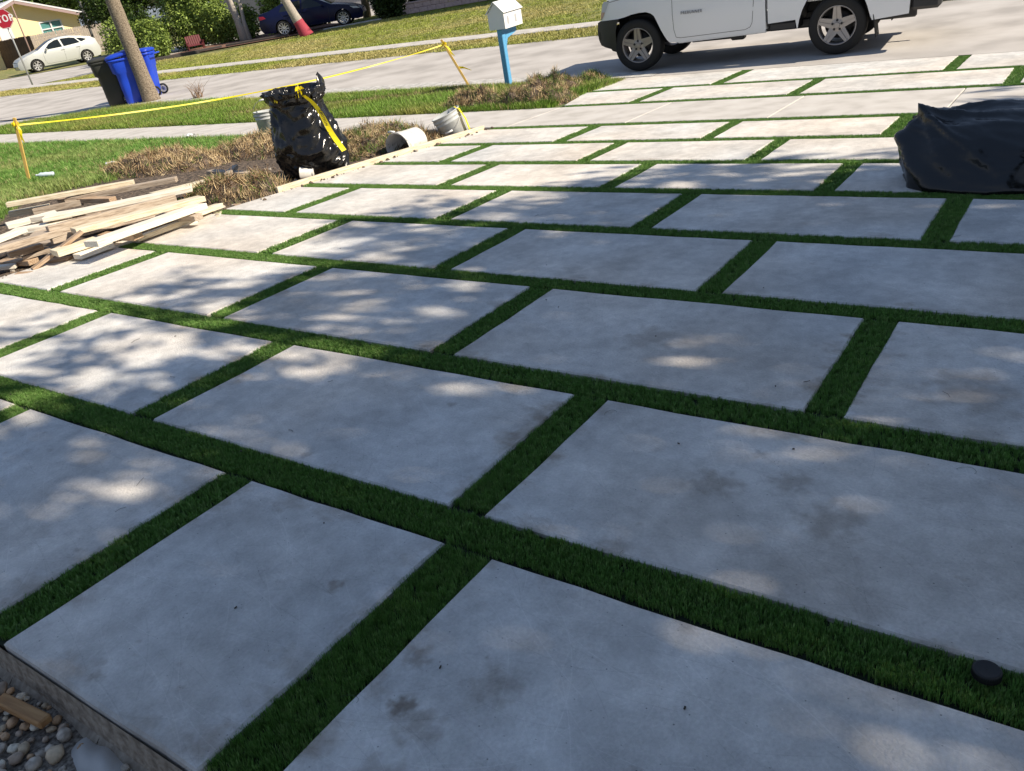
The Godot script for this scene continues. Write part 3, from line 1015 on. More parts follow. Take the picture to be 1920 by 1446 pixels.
func near_things() -> void:
	# black bag by the form board
	var at := D(-6.66, 5.88, -0.03)
	var t := thing("garbage_bag", "upright full black garbage bag tied with yellow tape beside the form board", "garbage bag", Transform3D(Basis(), at), "black garbage bags")
	put("bag_film", bag_mesh([V(0.26, 0.0), V(0.36, 0.04), V(0.385, 0.14), V(0.385, 0.28), V(0.37, 0.42), V(0.348, 0.55), V(0.315, 0.66), V(0.280, 0.715), V(0.292, 0.75), V(0.305, 0.80), V(0.315, 0.845), V(0.305, 0.855), V(0.25, 0.78), V(0.1, 0.75)], 1.0, 0.84, 21, -0.35, 0.06), M.bag, t)
	# flap of film that stands up at the mouth
	var s := st(true)
	var fl := []
	for i in 9:
		var u := i / 8.0
		var o := []
		for j in 13:
			var v := j / 12.0
			var an := lerpf(-0.75, 0.95, v)
			var hh := 0.05 + 0.17 * exp(-pow((v - 0.5) / (0.13 if v < 0.5 else 0.36), 2.0)) + 0.05 * exp(-pow((v - 0.2) / 0.12, 2.0))
			var rr := 0.285 + 0.05 * sin(u * 2.2) - 0.05 * u * u + 0.012 * sin(v * 21.0 + u * 3.0)
			o.append((RH * cos(an) + AW * sin(an)) * rr + Vector3.UP * (0.745 + u * hh))
		fl.append(o)
	for i in 8:
		for j in 12:
			quad(s, fl[i][j], fl[i][j + 1], fl[i + 1][j + 1], fl[i + 1][j])
	obj("bag_mouth_flap", s, M.bag, t)
	knot(t, RH * 0.13 - AW * 0.24 + Vector3.UP * 0.80, 0.058, 4)
	knot(t, RH * -0.12 - AW * 0.24 + Vector3.UP * 0.78, 0.02, 9)
	s = st()
	var pts := []
	var ws := []
	for i in 11:
		var u := i / 10.0
		pts.append(RH * (0.165 + 0.235 * pow(u, 0.7) + 0.012 * sin(u * 7.0)) - AW * (0.265 - 0.05 * u) + Vector3.UP * (0.80 - 0.58 * u))
		ws.append((RH * cos(u * 1.2 - 0.5) + AW * sin(u * 1.2 - 0.5) + Vector3.UP * 0.15) * lerpf(0.022, 0.027, u))
	ribbon(s, pts, ws)
	var tail := obj("tape_tail", s, M.tape, t)
	words_on(tail, "CAUTION", 0.026, Transform3D(basis_from(Vector3(0.18, -0.95, 0).rotated(Vector3.UP, 0.58), (RH - AW * 0.1)), pts[4] - AW * 0.018 + RH * 0.005), M.ink)

	t = thing("plastic_cup", "dirty white plastic cup lying at the foot of the upright black bag", "cup", Transform3D(DB * Basis.from_euler(Vector3(0.0, 0.6, 1.45)), D(-6.43, 5.66, 0.03)))
	s = st(true)
	lathe(s, [V(0.001, 0), V(0.045, 0), V(0.06, 0.13), V(0.064, 0.132), V(0.058, 0.13), V(0.042, 0.005), V(0.001, 0.005)], 24)
	obj("cup_body", s, M.pail_white, t)
	s = st(true)
	lathe(s, [V(0.046, 0.0), V(0.05, 0.006), V(0.044, 0.012)], 24)
	obj("cup_base_ring", s, M.pail_white, t)

	# buckets
	t = thing("bucket", "upright pale grey bucket standing in the lawn behind the upright black bag", "bucket", Transform3D(DB * yaw(0.9), D(-9.62, 7.86, -0.02)), "plastic buckets")
	pail(t, M.pail_grey, 0.14, 0.165, 0.38, "up")
	s = st()
	for i in 5:
		var a0 := -0.5 + i * 0.16 + 0.7
		var a1 := a0 + 0.16
		dquad(s, Vector3(cos(a0) * 0.158, 0.1, sin(a0) * 0.158), Vector3(cos(a1) * 0.158, 0.1, sin(a1) * 0.158), Vector3(cos(a1) * 0.164, 0.24, sin(a1) * 0.164), Vector3(cos(a0) * 0.164, 0.24, sin(a0) * 0.164), Vector3(cos(a0), 0, sin(a0)))
	obj("label_sticker", s, mat(lin(0.5, 0.6, 0.72), 0.5), t)
	t = thing("bucket", "grey bucket tilted over beside the end of the form board with a yellow strap", "bucket", Transform3D(Basis(AW, 0.20) * yaw(0.4), D(-6.13, 7.70, -0.10)), "plastic buckets")
	t.transform.basis = Basis(AW.normalized(), -0.33) * yaw(0.4)
	pail(t, M.pail_grey, 0.145, 0.17, 0.37, "down")
	s = st()
	ribbon(s, [Vector3(0.14, 0.39, 0.02), Vector3(0.185, 0.35, 0.03), Vector3(0.205, 0.22, 0.05), Vector3(0.19, 0.08, 0.06), Vector3(0.17, 0.01, 0.05)], [Vector3(0, 0.004, 0.025)])
	obj("strap", s, M.tape, t)
	var bx := (-RH * 0.52 - AW * 0.85).normalized()
	t = thing("bucket", "white bucket lying on its side with its open mouth showing, behind the form board", "bucket", Transform3D(Basis(bx.cross(Vector3.UP).normalized(), bx, bx.cross(Vector3.UP).normalized().cross(bx)), D(-6.26, 6.95, 0.045) - bx * 0.16), "plastic buckets")
	pail(t, M.pail_white, 0.14, 0.16, 0.36, "flat")

	# form board left standing along the edge of the slabs
	var a := D(left_edge(5.06) - 0.045, 5.04, 0.0)
	var b := D(left_edge(7.88) - 0.03, 7.9, 0.0)
	s = st()
	box(s, Vector3.ZERO, Vector3(a.distance_to(b), 0.115, 0.042), Basis(), 0.003)
	tag(obj("form_board", s, M.pine, self, Transform3D(basis_from(b - a, DB.y), (a + b) * 0.5 + DB.y * -0.012)), "long pale pine form board standing on edge along the slab border", "form board")

	# stakes and barrier tape
	var sl := D(-11.56, 5.33, -0.05)
	var sl_t := sl + Vector3.UP * 0.78 + RH * 0.16
	var g := G(-9.29, 12.13, 0.0)
	var g_t := g + Vector3.UP * 0.76 - RH * 0.31
	for q in [[sl, sl_t, "orange wooden stake in the lawn beside the lumber pile, yellow tape round its top", 31], [g, g_t, "leaning orange wooden stake on the verge next to the mailbox, yellow tape round its top", 47]]:
		var o := thing("wooden_stake", q[2], "stake", Transform3D(Basis(), q[0]), "stakes holding the yellow tape")
		var top: Vector3 = q[1] - q[0]
		s = st()
		box(s, top * 0.5, Vector3(0.04, top.length() + 0.1, 0.022), Basis(top.normalized().cross(RH.cross(top).normalized()), top.normalized(), RH.cross(top).normalized()), 0.003)
		obj("post", s, M.stake, o)
		knot(o, top - top.normalized() * 0.05, 0.042, q[3])
		s = st()
		ribbon(s, [top - top.normalized() * 0.06 + RH * 0.01, top - top.normalized() * 0.12 + RH * 0.035, top - top.normalized() * 0.2 + RH * 0.03, top - top.normalized() * 0.27 + RH * 0.06], [RH * 0.012 + AW * 0.018, RH * 0.02 + AW * 0.01, RH * 0.02, RH * 0.005])
		obj("tape_tail", s, M.tape, o)
		if q[3] == 47:
			s = st()
			ribbon(s, [top * 0.42, top * 0.40 + RH * 0.09, top * 0.32 + RH * 0.2 - AW * 0.05], [Vector3(0, 0.02, 0), Vector3(0, 0.018, 0.008), Vector3(0, 0.004, 0)])
			obj("tape_tail", s, M.tape, o)
	s = st()
	pts = []
	ws = []
	for i in 61:
		var u := i / 60.0
		pts.append((sl_t - Vector3.UP * 0.04).lerp(g_t - Vector3.UP * 0.04, u) - Vector3.UP * (0.17 * 4.0 * u * (1.0 - u)) )
		var tw := 0.3 + 0.6 * sin(u * 9.0) + 0.3 * sin(u * 23.0)
		ws.append((Vector3.UP * cos(tw) + AW * sin(tw)) * 0.0105)
	ribbon(s, pts, ws)
	tag(obj("barrier_tape", s, M.tape, self), "yellow barrier tape sagging between the two wooden stakes across the verge", "barrier tape")

	# right-hand bags
	t = thing("garbage_bag", "slumped black garbage bag on the slabs with a tuft of dry grass on its shoulder", "garbage bag", Transform3D(DB * yaw(-0.15), D(-0.44, 5.74, 0.0)), "black garbage bags")
	put("bag_film", lump_mesh(0.55, 0.45, 0.44, 33, 0.02, -0.22), M.bag_matt, t)
	var gm := grass_mesh(10, 0.015, 0.04, 0.003, 0.02, 0.9)
	var xs := []
	var cs := []
	for i in 46:
		var u := rf(0, 1)
		xs.append(Transform3D(Basis.from_euler(Vector3(rf(-0.5, 0.5), rf(0, TAU), rf(0.5, 1.1))), Vector3(lerpf(-0.50, -0.42, u) + rf(-0.01, 0.01), lerpf(0.17, 0.27, u) + rf(-0.01, 0.01), rf(0.03, 0.16))))
		cs.append(Color(0.34, 0.28, 0.13) * rf(0.7, 1.2))
	scatter("grass_tuft", gm, M.straw, xs, cs, t)
	t = thing("garbage_bag", "taller black garbage bag leaning behind the slumped one with the grass tuft", "garbage bag", Transform3D(DB * yaw(0.3), D(1.05, 6.25, 0.0)), "black garbage bags")
	put("bag_film", lump_mesh(0.92, 0.80, 0.55, 57, 0.02, 0.12), M.bag_matt, t)

	# mailbox
	mailbox()

	# little things
	t = thing("bottle_cap", "round black plastic cap lying on the nearest turf strip", "cap", Transform3D(DB, D(-0.028, 1.50, -0.001)))
	s = st(true)
	lathe(s, [V(0.001, 0.0), V(0.0255, 0.0), V(0.0275, 0.002), V(0.0275, 0.018), V(0.025, 0.021), V(0.022, 0.0205), V(0.001, 0.020)], 40)
	obj("cap_top", s, M.black, t)
	s = st()
	for i in 40:
		var an := TAU * i / 40.0
		box(s, Vector3(cos(an) * 0.0275, 0.010, sin(an) * 0.0275), Vector3(0.0016, 0.015, 0.002), yaw(-an), 0.0)
	obj("cap_ribs", s, M.black, t)
	t = thing("plastic_bottle", "crushed clear plastic bottle lying in the grass at the foot of the orange stake", "bottle", Transform3D(DB * Basis.from_euler(Vector3(0, 0.7, 1.5)), D(-11.3, 5.45, 0.045)))
	s = st(true)
	lathe(s, [V(0.001, -0.1), V(0.03, -0.1), V(0.033, -0.09), V(0.029, -0.04), V(0.034, 0.0), V(0.028, 0.03), V(0.033, 0.06), V(0.012, 0.1), V(0.012, 0.115)], 16)
	var gl := mat(Color(0.8, 0.86, 0.9), 0.15)
	obj("bottle_body", s, gl, t)
	s = st(true)
	lathe(s, [V(0.014, 0.112), V(0.014, 0.13), V(0.001, 0.131)], 14)
	obj("bottle_top", s, M.box_white, t)
	for q in [[-10.83, 6.1, 0.6, "crumpled white paper scrap in the lawn between the stake and the dead sod"], [-11.7, 8.0, 0.3, "flat white paper scrap in the lawn close to the pavement"]]:
		s = st()
		var gq := []
		for i in 5:
			for j in 4:
				gq.append(Vector3(i * 0.035 - 0.07, rf(0, 0.035), j * 0.03 - 0.05))
		for i in 4:
			for j in 3:
				quad(s, gq[i * 4 + j], gq[i * 4 + j + 1], gq[i * 4 + j + 5], gq[i * 4 + j + 4])
		tag(obj("paper_scrap", s, mat(lin(0.72, 0.74, 0.76), 0.8), self, Transform3D(DB * yaw(q[2]), D(q[0], q[1], 0.035))), q[3], "litter")
	# a pale stone and an old pipe elbow by the first sod heap
	s = st(true)
	for q in [[-7.55, 2.98, 0.07]]:
		var rr := ring(Vector3.ZERO, Vector3.UP, 1.0, 10)
		var rings := []
		for i in 6:
			var e := PI * i / 5.0
			var o2 := PackedVector3Array()
			for p in rr: o2.append(Vector3(p.x * (sin(e) + 0.01) * rf(0.85, 1.1), -cos(e) * 0.8, p.z * (sin(e) + 0.01) * rf(0.85, 1.1)) * q[2])
			rings.append(o2)
		loft(s, rings, true, true)
	tag(obj("white_rock", s, M.box_white, self, Transform3D(DB, D(-7.42, 2.97, 0.02))), "small white rock at the near end of the lumber pile", "rock")
	# twigs, seed pods and leaf crumbs on the slabs
	s = st()
	for i in 44:
		var x := rf(-4.5, 0.0)
		var z := rf(0.55, 4.6)
		var p := D(x, z, 0.0035)
		if rng.randf() < 0.45:
			var an := rf(0, TAU)
			var l := rf(0.008, 0.03)
			var d := DB * Vector3(cos(an), 0, sin(an)) * l
			var e2 := DB * Vector3(-sin(an), 0, cos(an)) * l * rf(-0.35, 0.35)
			tube(s, [p - d, p + e2, p + d], [rf(0.0006, 0.0012)], 5)
		else:
			box(s, p, Vector3(rf(0.003, 0.009), 0.003, rf(0.002, 0.005)), DB * yaw(rf(0, TAU)), 0.0)
	var lit := obj("leaf_litter", s, mat(lin(0.05, 0.045, 0.035), 0.9), self)
	tag(lit, "scattered twigs and leaf crumbs lying on the concrete slabs", "leaf litter", "", "stuff")
	# long loose fibres of turf lying over the slab rims
	s = st(true)
	for q in [[-2.28, 0.60], [-1.2, 0.82], [-3.6, 1.32], [-0.15, 2.28], [-1.28, 2.26], [-0.9, 1.56]]:
		var an := rf(0, TAU)
		var ps := []
		for i in 9:
			an += rf(0.05, 0.4)
			ps.append(D(q[0] + cos(an) * 0.012 * i * 0.5, q[1] + sin(an) * 0.012 * i * 0.5, 0.003))
		tube(s, ps, [0.0004], 5)
	tag(obj("loose_turf_fibres", s, mat(lin(0.02, 0.05, 0.02), 0.6), self), "thin loose turf fibres curled on the slab edges", "turf fibres", "", "stuff")

func mailbox() -> void:
	var t := thing("mailbox", "white house-shaped mailbox on a bright blue wooden post at the street edge", "mailbox", Transform3D(yaw(0.05), G(-8.17, 11.76, 0)))
	var s := st()
	box(s, Vector3(0, 0.42, 0), Vector3(0.095, 0.92, 0.095), Basis(), 0.008)
	obj("post", s, M.blue_post, t)
	s = st()
	box(s, Vector3(0, 0.835, -0.22), Vector3(0.09, 0.085, 0.40), Basis(), 0.006)
	obj("arm", s, M.blue_post, t)
	s = st()
	for k in [-0.043, 0.043]:
		dquad(s, Vector3(k, 0.79, -0.05), Vector3(k, 0.79, -0.40), Vector3(k, 0.73, -0.11), Vector3(k, 0.61, -0.05), Vector3(k, 0, 0))
	dquad(s, Vector3(-0.043, 0.79, -0.40), Vector3(0.043, 0.79, -0.40), Vector3(0.043, 0.73, -0.11), Vector3(-0.043, 0.73, -0.11), Vector3(0, -1, -0.3))
	dquad(s, Vector3(-0.043, 0.73, -0.11), Vector3(0.043, 0.73, -0.11), Vector3(0.043, 0.61, -0.05), Vector3(-0.043, 0.61, -0.05), Vector3(0, -1, -1))
	obj("brace", s, M.blue_post, t)
	# the box: gable ends face the yard and the street
	var w := 0.15
	var y0 := 0.885
	var ye := 1.125
	var yr := 1.275
	var z0 := 0.085
	var z1 := -0.47
	s = st()
	var e := [V(-w, y0), V(w, y0), V(w, ye), V(0, yr), V(-w, ye)]
	for z in [z0, z1]:
		var dir := Vector3(0, 0, 1 if z == z0 else -1)
		dquad(s, Vector3(e[0].x, e[0].y, z), Vector3(e[1].x, e[1].y, z), Vector3(e[2].x, e[2].y, z), Vector3(e[4].x, e[4].y, z), dir)
		dtri(s, Vector3(e[4].x, e[4].y, z), Vector3(e[2].x, e[2].y, z), Vector3(e[3].x, e[3].y, z), dir)
	for k in 5:
		var p: Vector2 = e[k]
		var q: Vector2 = e[(k + 1) % 5]
		dquad(s, Vector3(p.x, p.y, z0), Vector3(q.x, q.y, z0), Vector3(q.x, q.y, z1), Vector3(p.x, p.y, z1), Vector3((p + q).x, (p + q).y - 2.3, 0))
	obj("box", s, M.box_white, t)
	for k in [-1.0, 1.0]:
		s = st()
		var sl := Vector2(w, ye - yr)
		var len := sl.length() + 0.03
		var an := atan2(yr - ye, w)
		var c := Vector3(k * (w * 0.5 + 0.012), (ye + yr) * 0.5 - 0.002, (z0 + z1) * 0.5)
		box(s, c + Vector3(0, 0.008, 0), Vector3(len, 0.012, 0.61), Basis(Vector3.BACK, -k * an), 0.002)
		obj("roof_board", s, M.box_white, t)
	for z in [-0.03, -0.27]:
		for k in [-1.0, 1.0]:
			s = st()
			var poly := PackedVector2Array([V(z - 0.027, 0.945), V(z + 0.027, 0.945)])
			for i in 9:
				var an := PI * i / 8.0
				poly.append(V(z + cos(an) * 0.027, 1.04 + sin(an) * 0.027))
			panel(s, poly, func(p: Vector2) -> Vector3: return Vector3(k * (w + 0.0025), p.y, p.x), 0.3, Vector3(k, 0, 0))
			obj("window", s, M.window_grey, t)

func lumber() -> void:
	# ends of each piece on the driveway plane (x, z, height of the top), width, thickness, wood
	var B := [
		[-8.75, 3.75, 0.22, -8.0, 4.68, 0.22, 0.085, 0.045, "pine", "yellow pine stud along the lawn side of the pile, farthest from the slabs"],
		[-8.44, 4.17, 0.16, -7.6, 4.9, 0.20, 0.09, 0.05, "weathered", "weathered stud lying just inside the yellow stud at the lawn side"],
		[-8.85, 3.78, 0.12, -8.62, 4.08, 0.12, 0.07, 0.06, "pine", "short yellow block under the near end of the lawn-side stud"],
		[-8.60, 3.9, 0.12, -8.3, 4.25, 0.13, 0.07, 0.06, "weathered", "short grey block between the two lawn-side studs"],
		[-7.62, 3.52, 0.18, -6.86, 4.55, 0.2, 0.2, 0.04, "pale", "broad pale plank in the middle of the pile with a rough face"],
		[-8.05, 3.62, 0.14, -7.55, 3.98, 0.15, 0.1, 0.045, "pale", "pale stud end poking out under the broad plank"],
		[-8.3, 3.48, 0.1, -8.15, 3.9, 0.11, 0.17, 0.04, "pale", "bleached board with a slanted end at the lawn side near end"],
		[-7.80, 3.30, 0.12, -7.38, 3.66, 0.13, 0.14, 0.045, "pale", "bleached stub next to the slanted board end"],
		[-6.64, 3.06, 0.265, -6.62, 4.2, 0.22, 0.045, 0.14, "weathered", "thick grey joist standing on edge across the top of the pile"],
		[-6.50, 3.18, 0.22, -6.26, 4.22, 0.21, 0.15, 0.045, "pine", "wide yellow board next to the joist on edge, knotty face up"],
		[-5.95, 3.0, 0.2, -6.13, 4.1, 0.18, 0.15, 0.045, "pale", "bright white-bleached board on the driveway side of the pile top"],
		[-6.16, 3.46, 0.08, -6.2, 4.02, 0.085, 0.06, 0.04, "pine", "thin yellow strip low on the driveway side"],
		[-6.35, 3.15, 0.045, -6.2, 4.05, 0.045, 0.1, 0.04, "pale", "pale board flat on the soil at the slab border"],
		[-7.33, 4.45, 0.16, -7.5, 5.3, 0.1, 0.13, 0.04, "pine", "pine board running out of the far end towards the sod heap"],
		[-6.22, 3.95, 0.11, -6.38, 4.45, 0.08, 0.09, 0.045, "pine", "short pine stud at the far driveway corner of the pile"],
		[-6.62, 2.50, 0.24, -6.66, 3.15, 0.22, 0.1, 0.05, "weathered", "grey stud with a dark end jutting out at the near end of the pile"],
		[-6.46, 2.76, 0.04, -6.34, 3.16, 0.22, 0.07, 0.025, "brown", "thin brown lath leaning up against the joist end"],
		[-6.33, 2.90, 0.14, -6.3, 3.24, 0.14, 0.13, 0.045, "pine", "short knotty pine block under the bleached board's near end"],
		[-6.52, 2.92, 0.05, -6.36, 3.02, 0.05, 0.08, 0.045, "brown", "brown block on the soil at the slab border"],
		[-6.22, 3.0, 0.085, -6.25, 3.3, 0.085, 0.09, 0.04, "pale", "bleached stub tucked low beside the slab border"],
		[-6.80, 2.78, 0.14, -6.74, 3.02, 0.14, 0.09, 0.045, "brown", "orange-brown block under the jutting grey stud"],
		[-6.78, 2.86, 0.08, -6.66, 3.14, 0.10, 0.07, 0.03, "weathered", "broken grey slat below the joist end"],
		[-7.16, 2.86, 0.2, -7.28, 3.16, 0.2, 0.1, 0.04, "pale", "pale stud end at the near lawn-side corner"],
		[-6.41, 4.65, 0.02, -6.18, 4.56, 0.02, 0.07, 0.04, "brown", "small brown offcut between the sod clump and the slabs"],
		[-6.34, 4.12, 0.05, -6.38, 4.34, 0.05, 0.09, 0.045, "brown", "reddish-brown block under the far driveway corner of the pile"],
		[-7.85, 5.48, 0.13, -6.94, 5.38, 0.13, 0.09, 0.045, "weathered", "grey weathered stud in the dug soil in front of the upright bag"],
		[-7.17, 5.19, 0.17, -7.72, 5.72, 0.13, 0.06, 0.04, "weathered", "grey slat crossing over the weathered stud by the bag"],
		[-7.05, 2.80, 0.05, -6.7, 2.9, 0.05, 0.1, 0.04, "brown", "dirty brown board half buried at the near end"],
		[-7.55, 3.35, 0.09, -6.75, 4.15, 0.09, 0.18, 0.045, "weathered", "grey board in the bottom layer under the broad plank"],
		[-8.2, 3.85, 0.075, -7.45, 4.65, 0.075, 0.15, 0.045, "weathered", "grey board in the bottom layer under the lawn-side studs"],
		[-6.75, 3.25, 0.06, -6.45, 4.2, 0.06, 0.15, 0.045, "weathered", "grey board in the bottom layer under the joist"],
		[-6.42, 3.35, 0.135, -6.0, 3.4, 0.135, 0.09, 0.045, "brown", "brown cross piece holding up the bleached board"],
		[-6.45, 3.9, 0.135, -5.98, 3.95, 0.13, 0.09, 0.045, "weathered", "grey cross piece under the far end of the bleached board"],
		[-7.5, 3.75, 0.135, -6.7, 3.62, 0.135, 0.09, 0.045, "weathered", "grey cross piece under the middle of the broad plank"],
		[-8.6, 4.2, 0.15, -7.9, 4.35, 0.13, 0.09, 0.045, "brown", "brown cross piece under the lawn-side studs"],
		[-7.05, 3.05, 0.12, -6.72, 3.22, 0.10, 0.08, 0.03, "weathered", "grey split offcut below the near lawn-side corner of the pile"],
		[-6.92, 2.62, 0.06, -6.78, 2.8, 0.04, 0.07, 0.03, "pale", "small pale chip of board on the soil at the near end"],
		[-7.45, 3.12, 0.06, -7.1, 3.3, 0.08, 0.11, 0.04, "weathered", "grey stub sticking out of the near end at ground level"],
		[-7.0, 3.3, 0.2, -6.72, 3.55, 0.24, 0.06, 0.03, "brown", "brown lath wedged between the joist and the broad plank"],
		[-6.5, 2.66, 0.035, -6.38, 2.72, 0.03, 0.05, 0.025, "brown", "thin brown chip lying by the slab border"],
		[-7.9, 3.05, 0.03, -7.62, 3.2, 0.05, 0.09, 0.035, "weathered", "dirty grey offcut in the soil beside the white rock"],
		[-6.12, 4.2, 0.03, -6.3, 4.36, 0.03, 0.07, 0.03, "pine", "pine wedge on the soil at the far driveway corner"]]
	for q in B:
		var a := D(q[0], q[1], q[2] - 0.03)
		var b := D(q[3], q[4], q[5] - 0.03)
		var s := st()
		var l := a.distance_to(b)
		box(s, Vector3(0, -q[7] * 0.5, 0), Vector3(l, q[7], q[6]), Basis(), 0.003)
		tag(obj("lumber_board", s, M[q[8]], self, Transform3D(basis_from(b - a, DB.y) * Basis(Vector3.RIGHT, rf(-0.05, 0.05)), (a + b) * 0.5)), q[9], "board", "boards of the lumber pile")

func rubble() -> void:
	var shapes := []
	for k in 3:
		var f := noise(520 + k, 1.0, 2)
		var s := st()
		var rings := []
		for i in 5:
			var e := PI * i / 4.0
			var o := PackedVector3Array()
			for j in 7:
				var v := Vector3(cos(TAU * j / 7) * (sin(e) + 0.01), -cos(e) * 0.75, sin(TAU * j / 7) * (sin(e) + 0.01))
				o.append(v * (1.0 + 0.5 * f.get_noise_3dv(v * 1.5)))
			rings.append(o)
		loft(s, rings, true, true)
		shapes.append(done(s))
	for k in 3:
		var xs := []
		var cs := []
		for i in 900:
			var z := rf(2.0, 8.0)
			var x := left_edge(z) - 0.05 - absf(rng.randfn()) * 0.9
			if rng.randf() < 0.06: x = left_edge(z) + absf(rng.randfn()) * 0.05
			if x < lawn_limit(z) - 0.1: continue
			var r := 0.004 + 0.02 * pow(rng.randf(), 3.0)
			xs.append(Transform3D(Basis.from_euler(Vector3(rf(0, 6), rf(0, 6), 0)).scaled(Vector3.ONE * r), D(x, z, -0.036 if x < left_edge(z) else 0.002)))
			var c := Color(0.16, 0.12, 0.09) if rng.randf() < 0.75 else Color(0.45, 0.4, 0.34)
			cs.append(c * rf(0.5, 1.2))
		scatter("soil_crumbs", shapes[k], M.straw, xs, cs)

func heap(called: String, label: String, x: float, z: float, rx: float, rz: float, h: float, rot: float, green: float, dens: float) -> void:
	var f := noise(int(absf(x) * 100), 2.2, 3)
	var hf := func(u: float, v: float) -> float:
		var d := sqrt(u * u + v * v)
		return 0.78 * h * pow(clampf(1.0 - d * d, 0.0, 1.0), 0.6) * (0.92 + 0.8 * f.get_noise_2d((u * rx + x) * 1.3, (v * rz + z) * 1.3)) + 0.25 * h * clampf(1.2 - d, 0, 1) * f.get_noise_2d(u * 3.0 + 9.0, v * 3.0)
	var t := thing(called, label, "sod clump", Transform3D(DB * yaw(rot), D(x, z, -0.05)), "heaps of cut sod")
	var s := st(true)
	var n := 22
	for i in n:
		for j in n:
			var u0 := -1.05 + 2.1 * i / n
			var u1 := u0 + 2.1 / n
			var v0 := -1.05 + 2.1 * j / n
			var v1 := v0 + 2.1 / n
			dquad(s, Vector3(u0 * rx, hf.call(u0, v0), v0 * rz), Vector3(u1 * rx, hf.call(u1, v0), v0 * rz), Vector3(u1 * rx, hf.call(u1, v1), v1 * rz), Vector3(u0 * rx, hf.call(u0, v1), v1 * rz), Vector3.UP)
	obj("soil_clod", s, M.soil, t)
	var xs := []
	var cs := []
	for i in int(dens * rx * rz * 6.0):
		var a := rf(0, TAU)
		var d := sqrt(rng.randf()) * 1.05
		var u := cos(a) * d
		var v := sin(a) * d
		var cl := f.get_noise_2d(u * rx * 3.0 + 60.0, v * rz * 3.0)
		if cl < -0.18 and rng.randf() < 0.6: continue
		var y: float = hf.call(u, v)
		var k := rf(0.6, 1.5)
		var lean := Basis(Vector3(v, 0, -u).normalized(), -d * 0.9) if d > 0.05 else Basis()
		xs.append(Transform3D(lean * Basis.from_euler(Vector3(rf(-1.0, 1.0), rf(0, TAU), rf(-1.0, 1.0))).scaled(Vector3.ONE * k), Vector3(u * rx, y - 0.012, v * rz)))
		var w := rf(0.6, 1.3)
		var c := Color(0.50, 0.37, 0.21) if rng.randf() < 0.62 + cl else Color(0.20, 0.12, 0.065)
		if rng.randf() < 0.25: c = Color(0.56, 0.45, 0.27)
		if rng.randf() < green * clampf(0.5 + 2.0 * f.get_noise_2d(u * rx * 2 + 30.0, v * rz * 2), 0, 1): c = Color(0.10, 0.16, 0.03)
		cs.append(Color(c.r * w, c.g * w, c.b * w))
	scatter("dead_grass", heap_mesh, M.straw, xs, cs, t)

var heap_mesh: ArrayMesh

func sod() -> void:
	rubble()
	heap_mesh = grass_mesh(8, 0.02, 0.065, 0.0045, 0.03, 1.5)
	heap("sod_heap", "long dead brown sod heap between the lumber pile and the lawn", -9.75, 6.15, 0.95, 0.48, 0.25, 0.25, 0.15, 1000)
	heap("sod_heap", "dead brown sod heap behind the grey stud, beside the upright bag", -8.75, 7.05, 0.95, 0.5, 0.22, 0.2, 0.2, 1000)
	heap("sod_heap", "tangled brown sod clump at the near end of the form board", -6.76, 4.95, 0.54, 0.30, 0.23, 0.5, 0.35, 1500)
	heap("sod_heap", "straw-covered sod heap between the upright bag and the lying white bucket", -7.05, 7.15, 0.72, 0.75, 0.26, 0.0, 0.8, 1100)
	heap("sod_heap", "small brown sod lump between the two buckets at the form board", -6.42, 7.45, 0.22, 0.2, 0.13, 0.0, 0.2, 1700)
	heap("sod_heap", "brown sod heap on the verge nearest the pavement, left of the mailbox post foot", -7.35, 9.75, 0.62, 0.36, 0.27, 0.0, 0.7, 1300)
	heap("sod_heap", "tall dry sod heap on the verge at the driveway corner by the pavement", -6.45, 9.85, 0.6, 0.45, 0.33, 0.2, 0.7, 1300)
	heap("sod_heap", "dry sod heap on the verge between the mailbox and the driveway", -6.75, 10.75, 0.55, 0.55, 0.30, 0.0, 0.9, 1300)
	heap("sod_heap", "small dark green sod clump at the street corner of the driveway", -6.55, 11.6, 0.34, 0.25, 0.2, 0.0, 1.6, 1800)

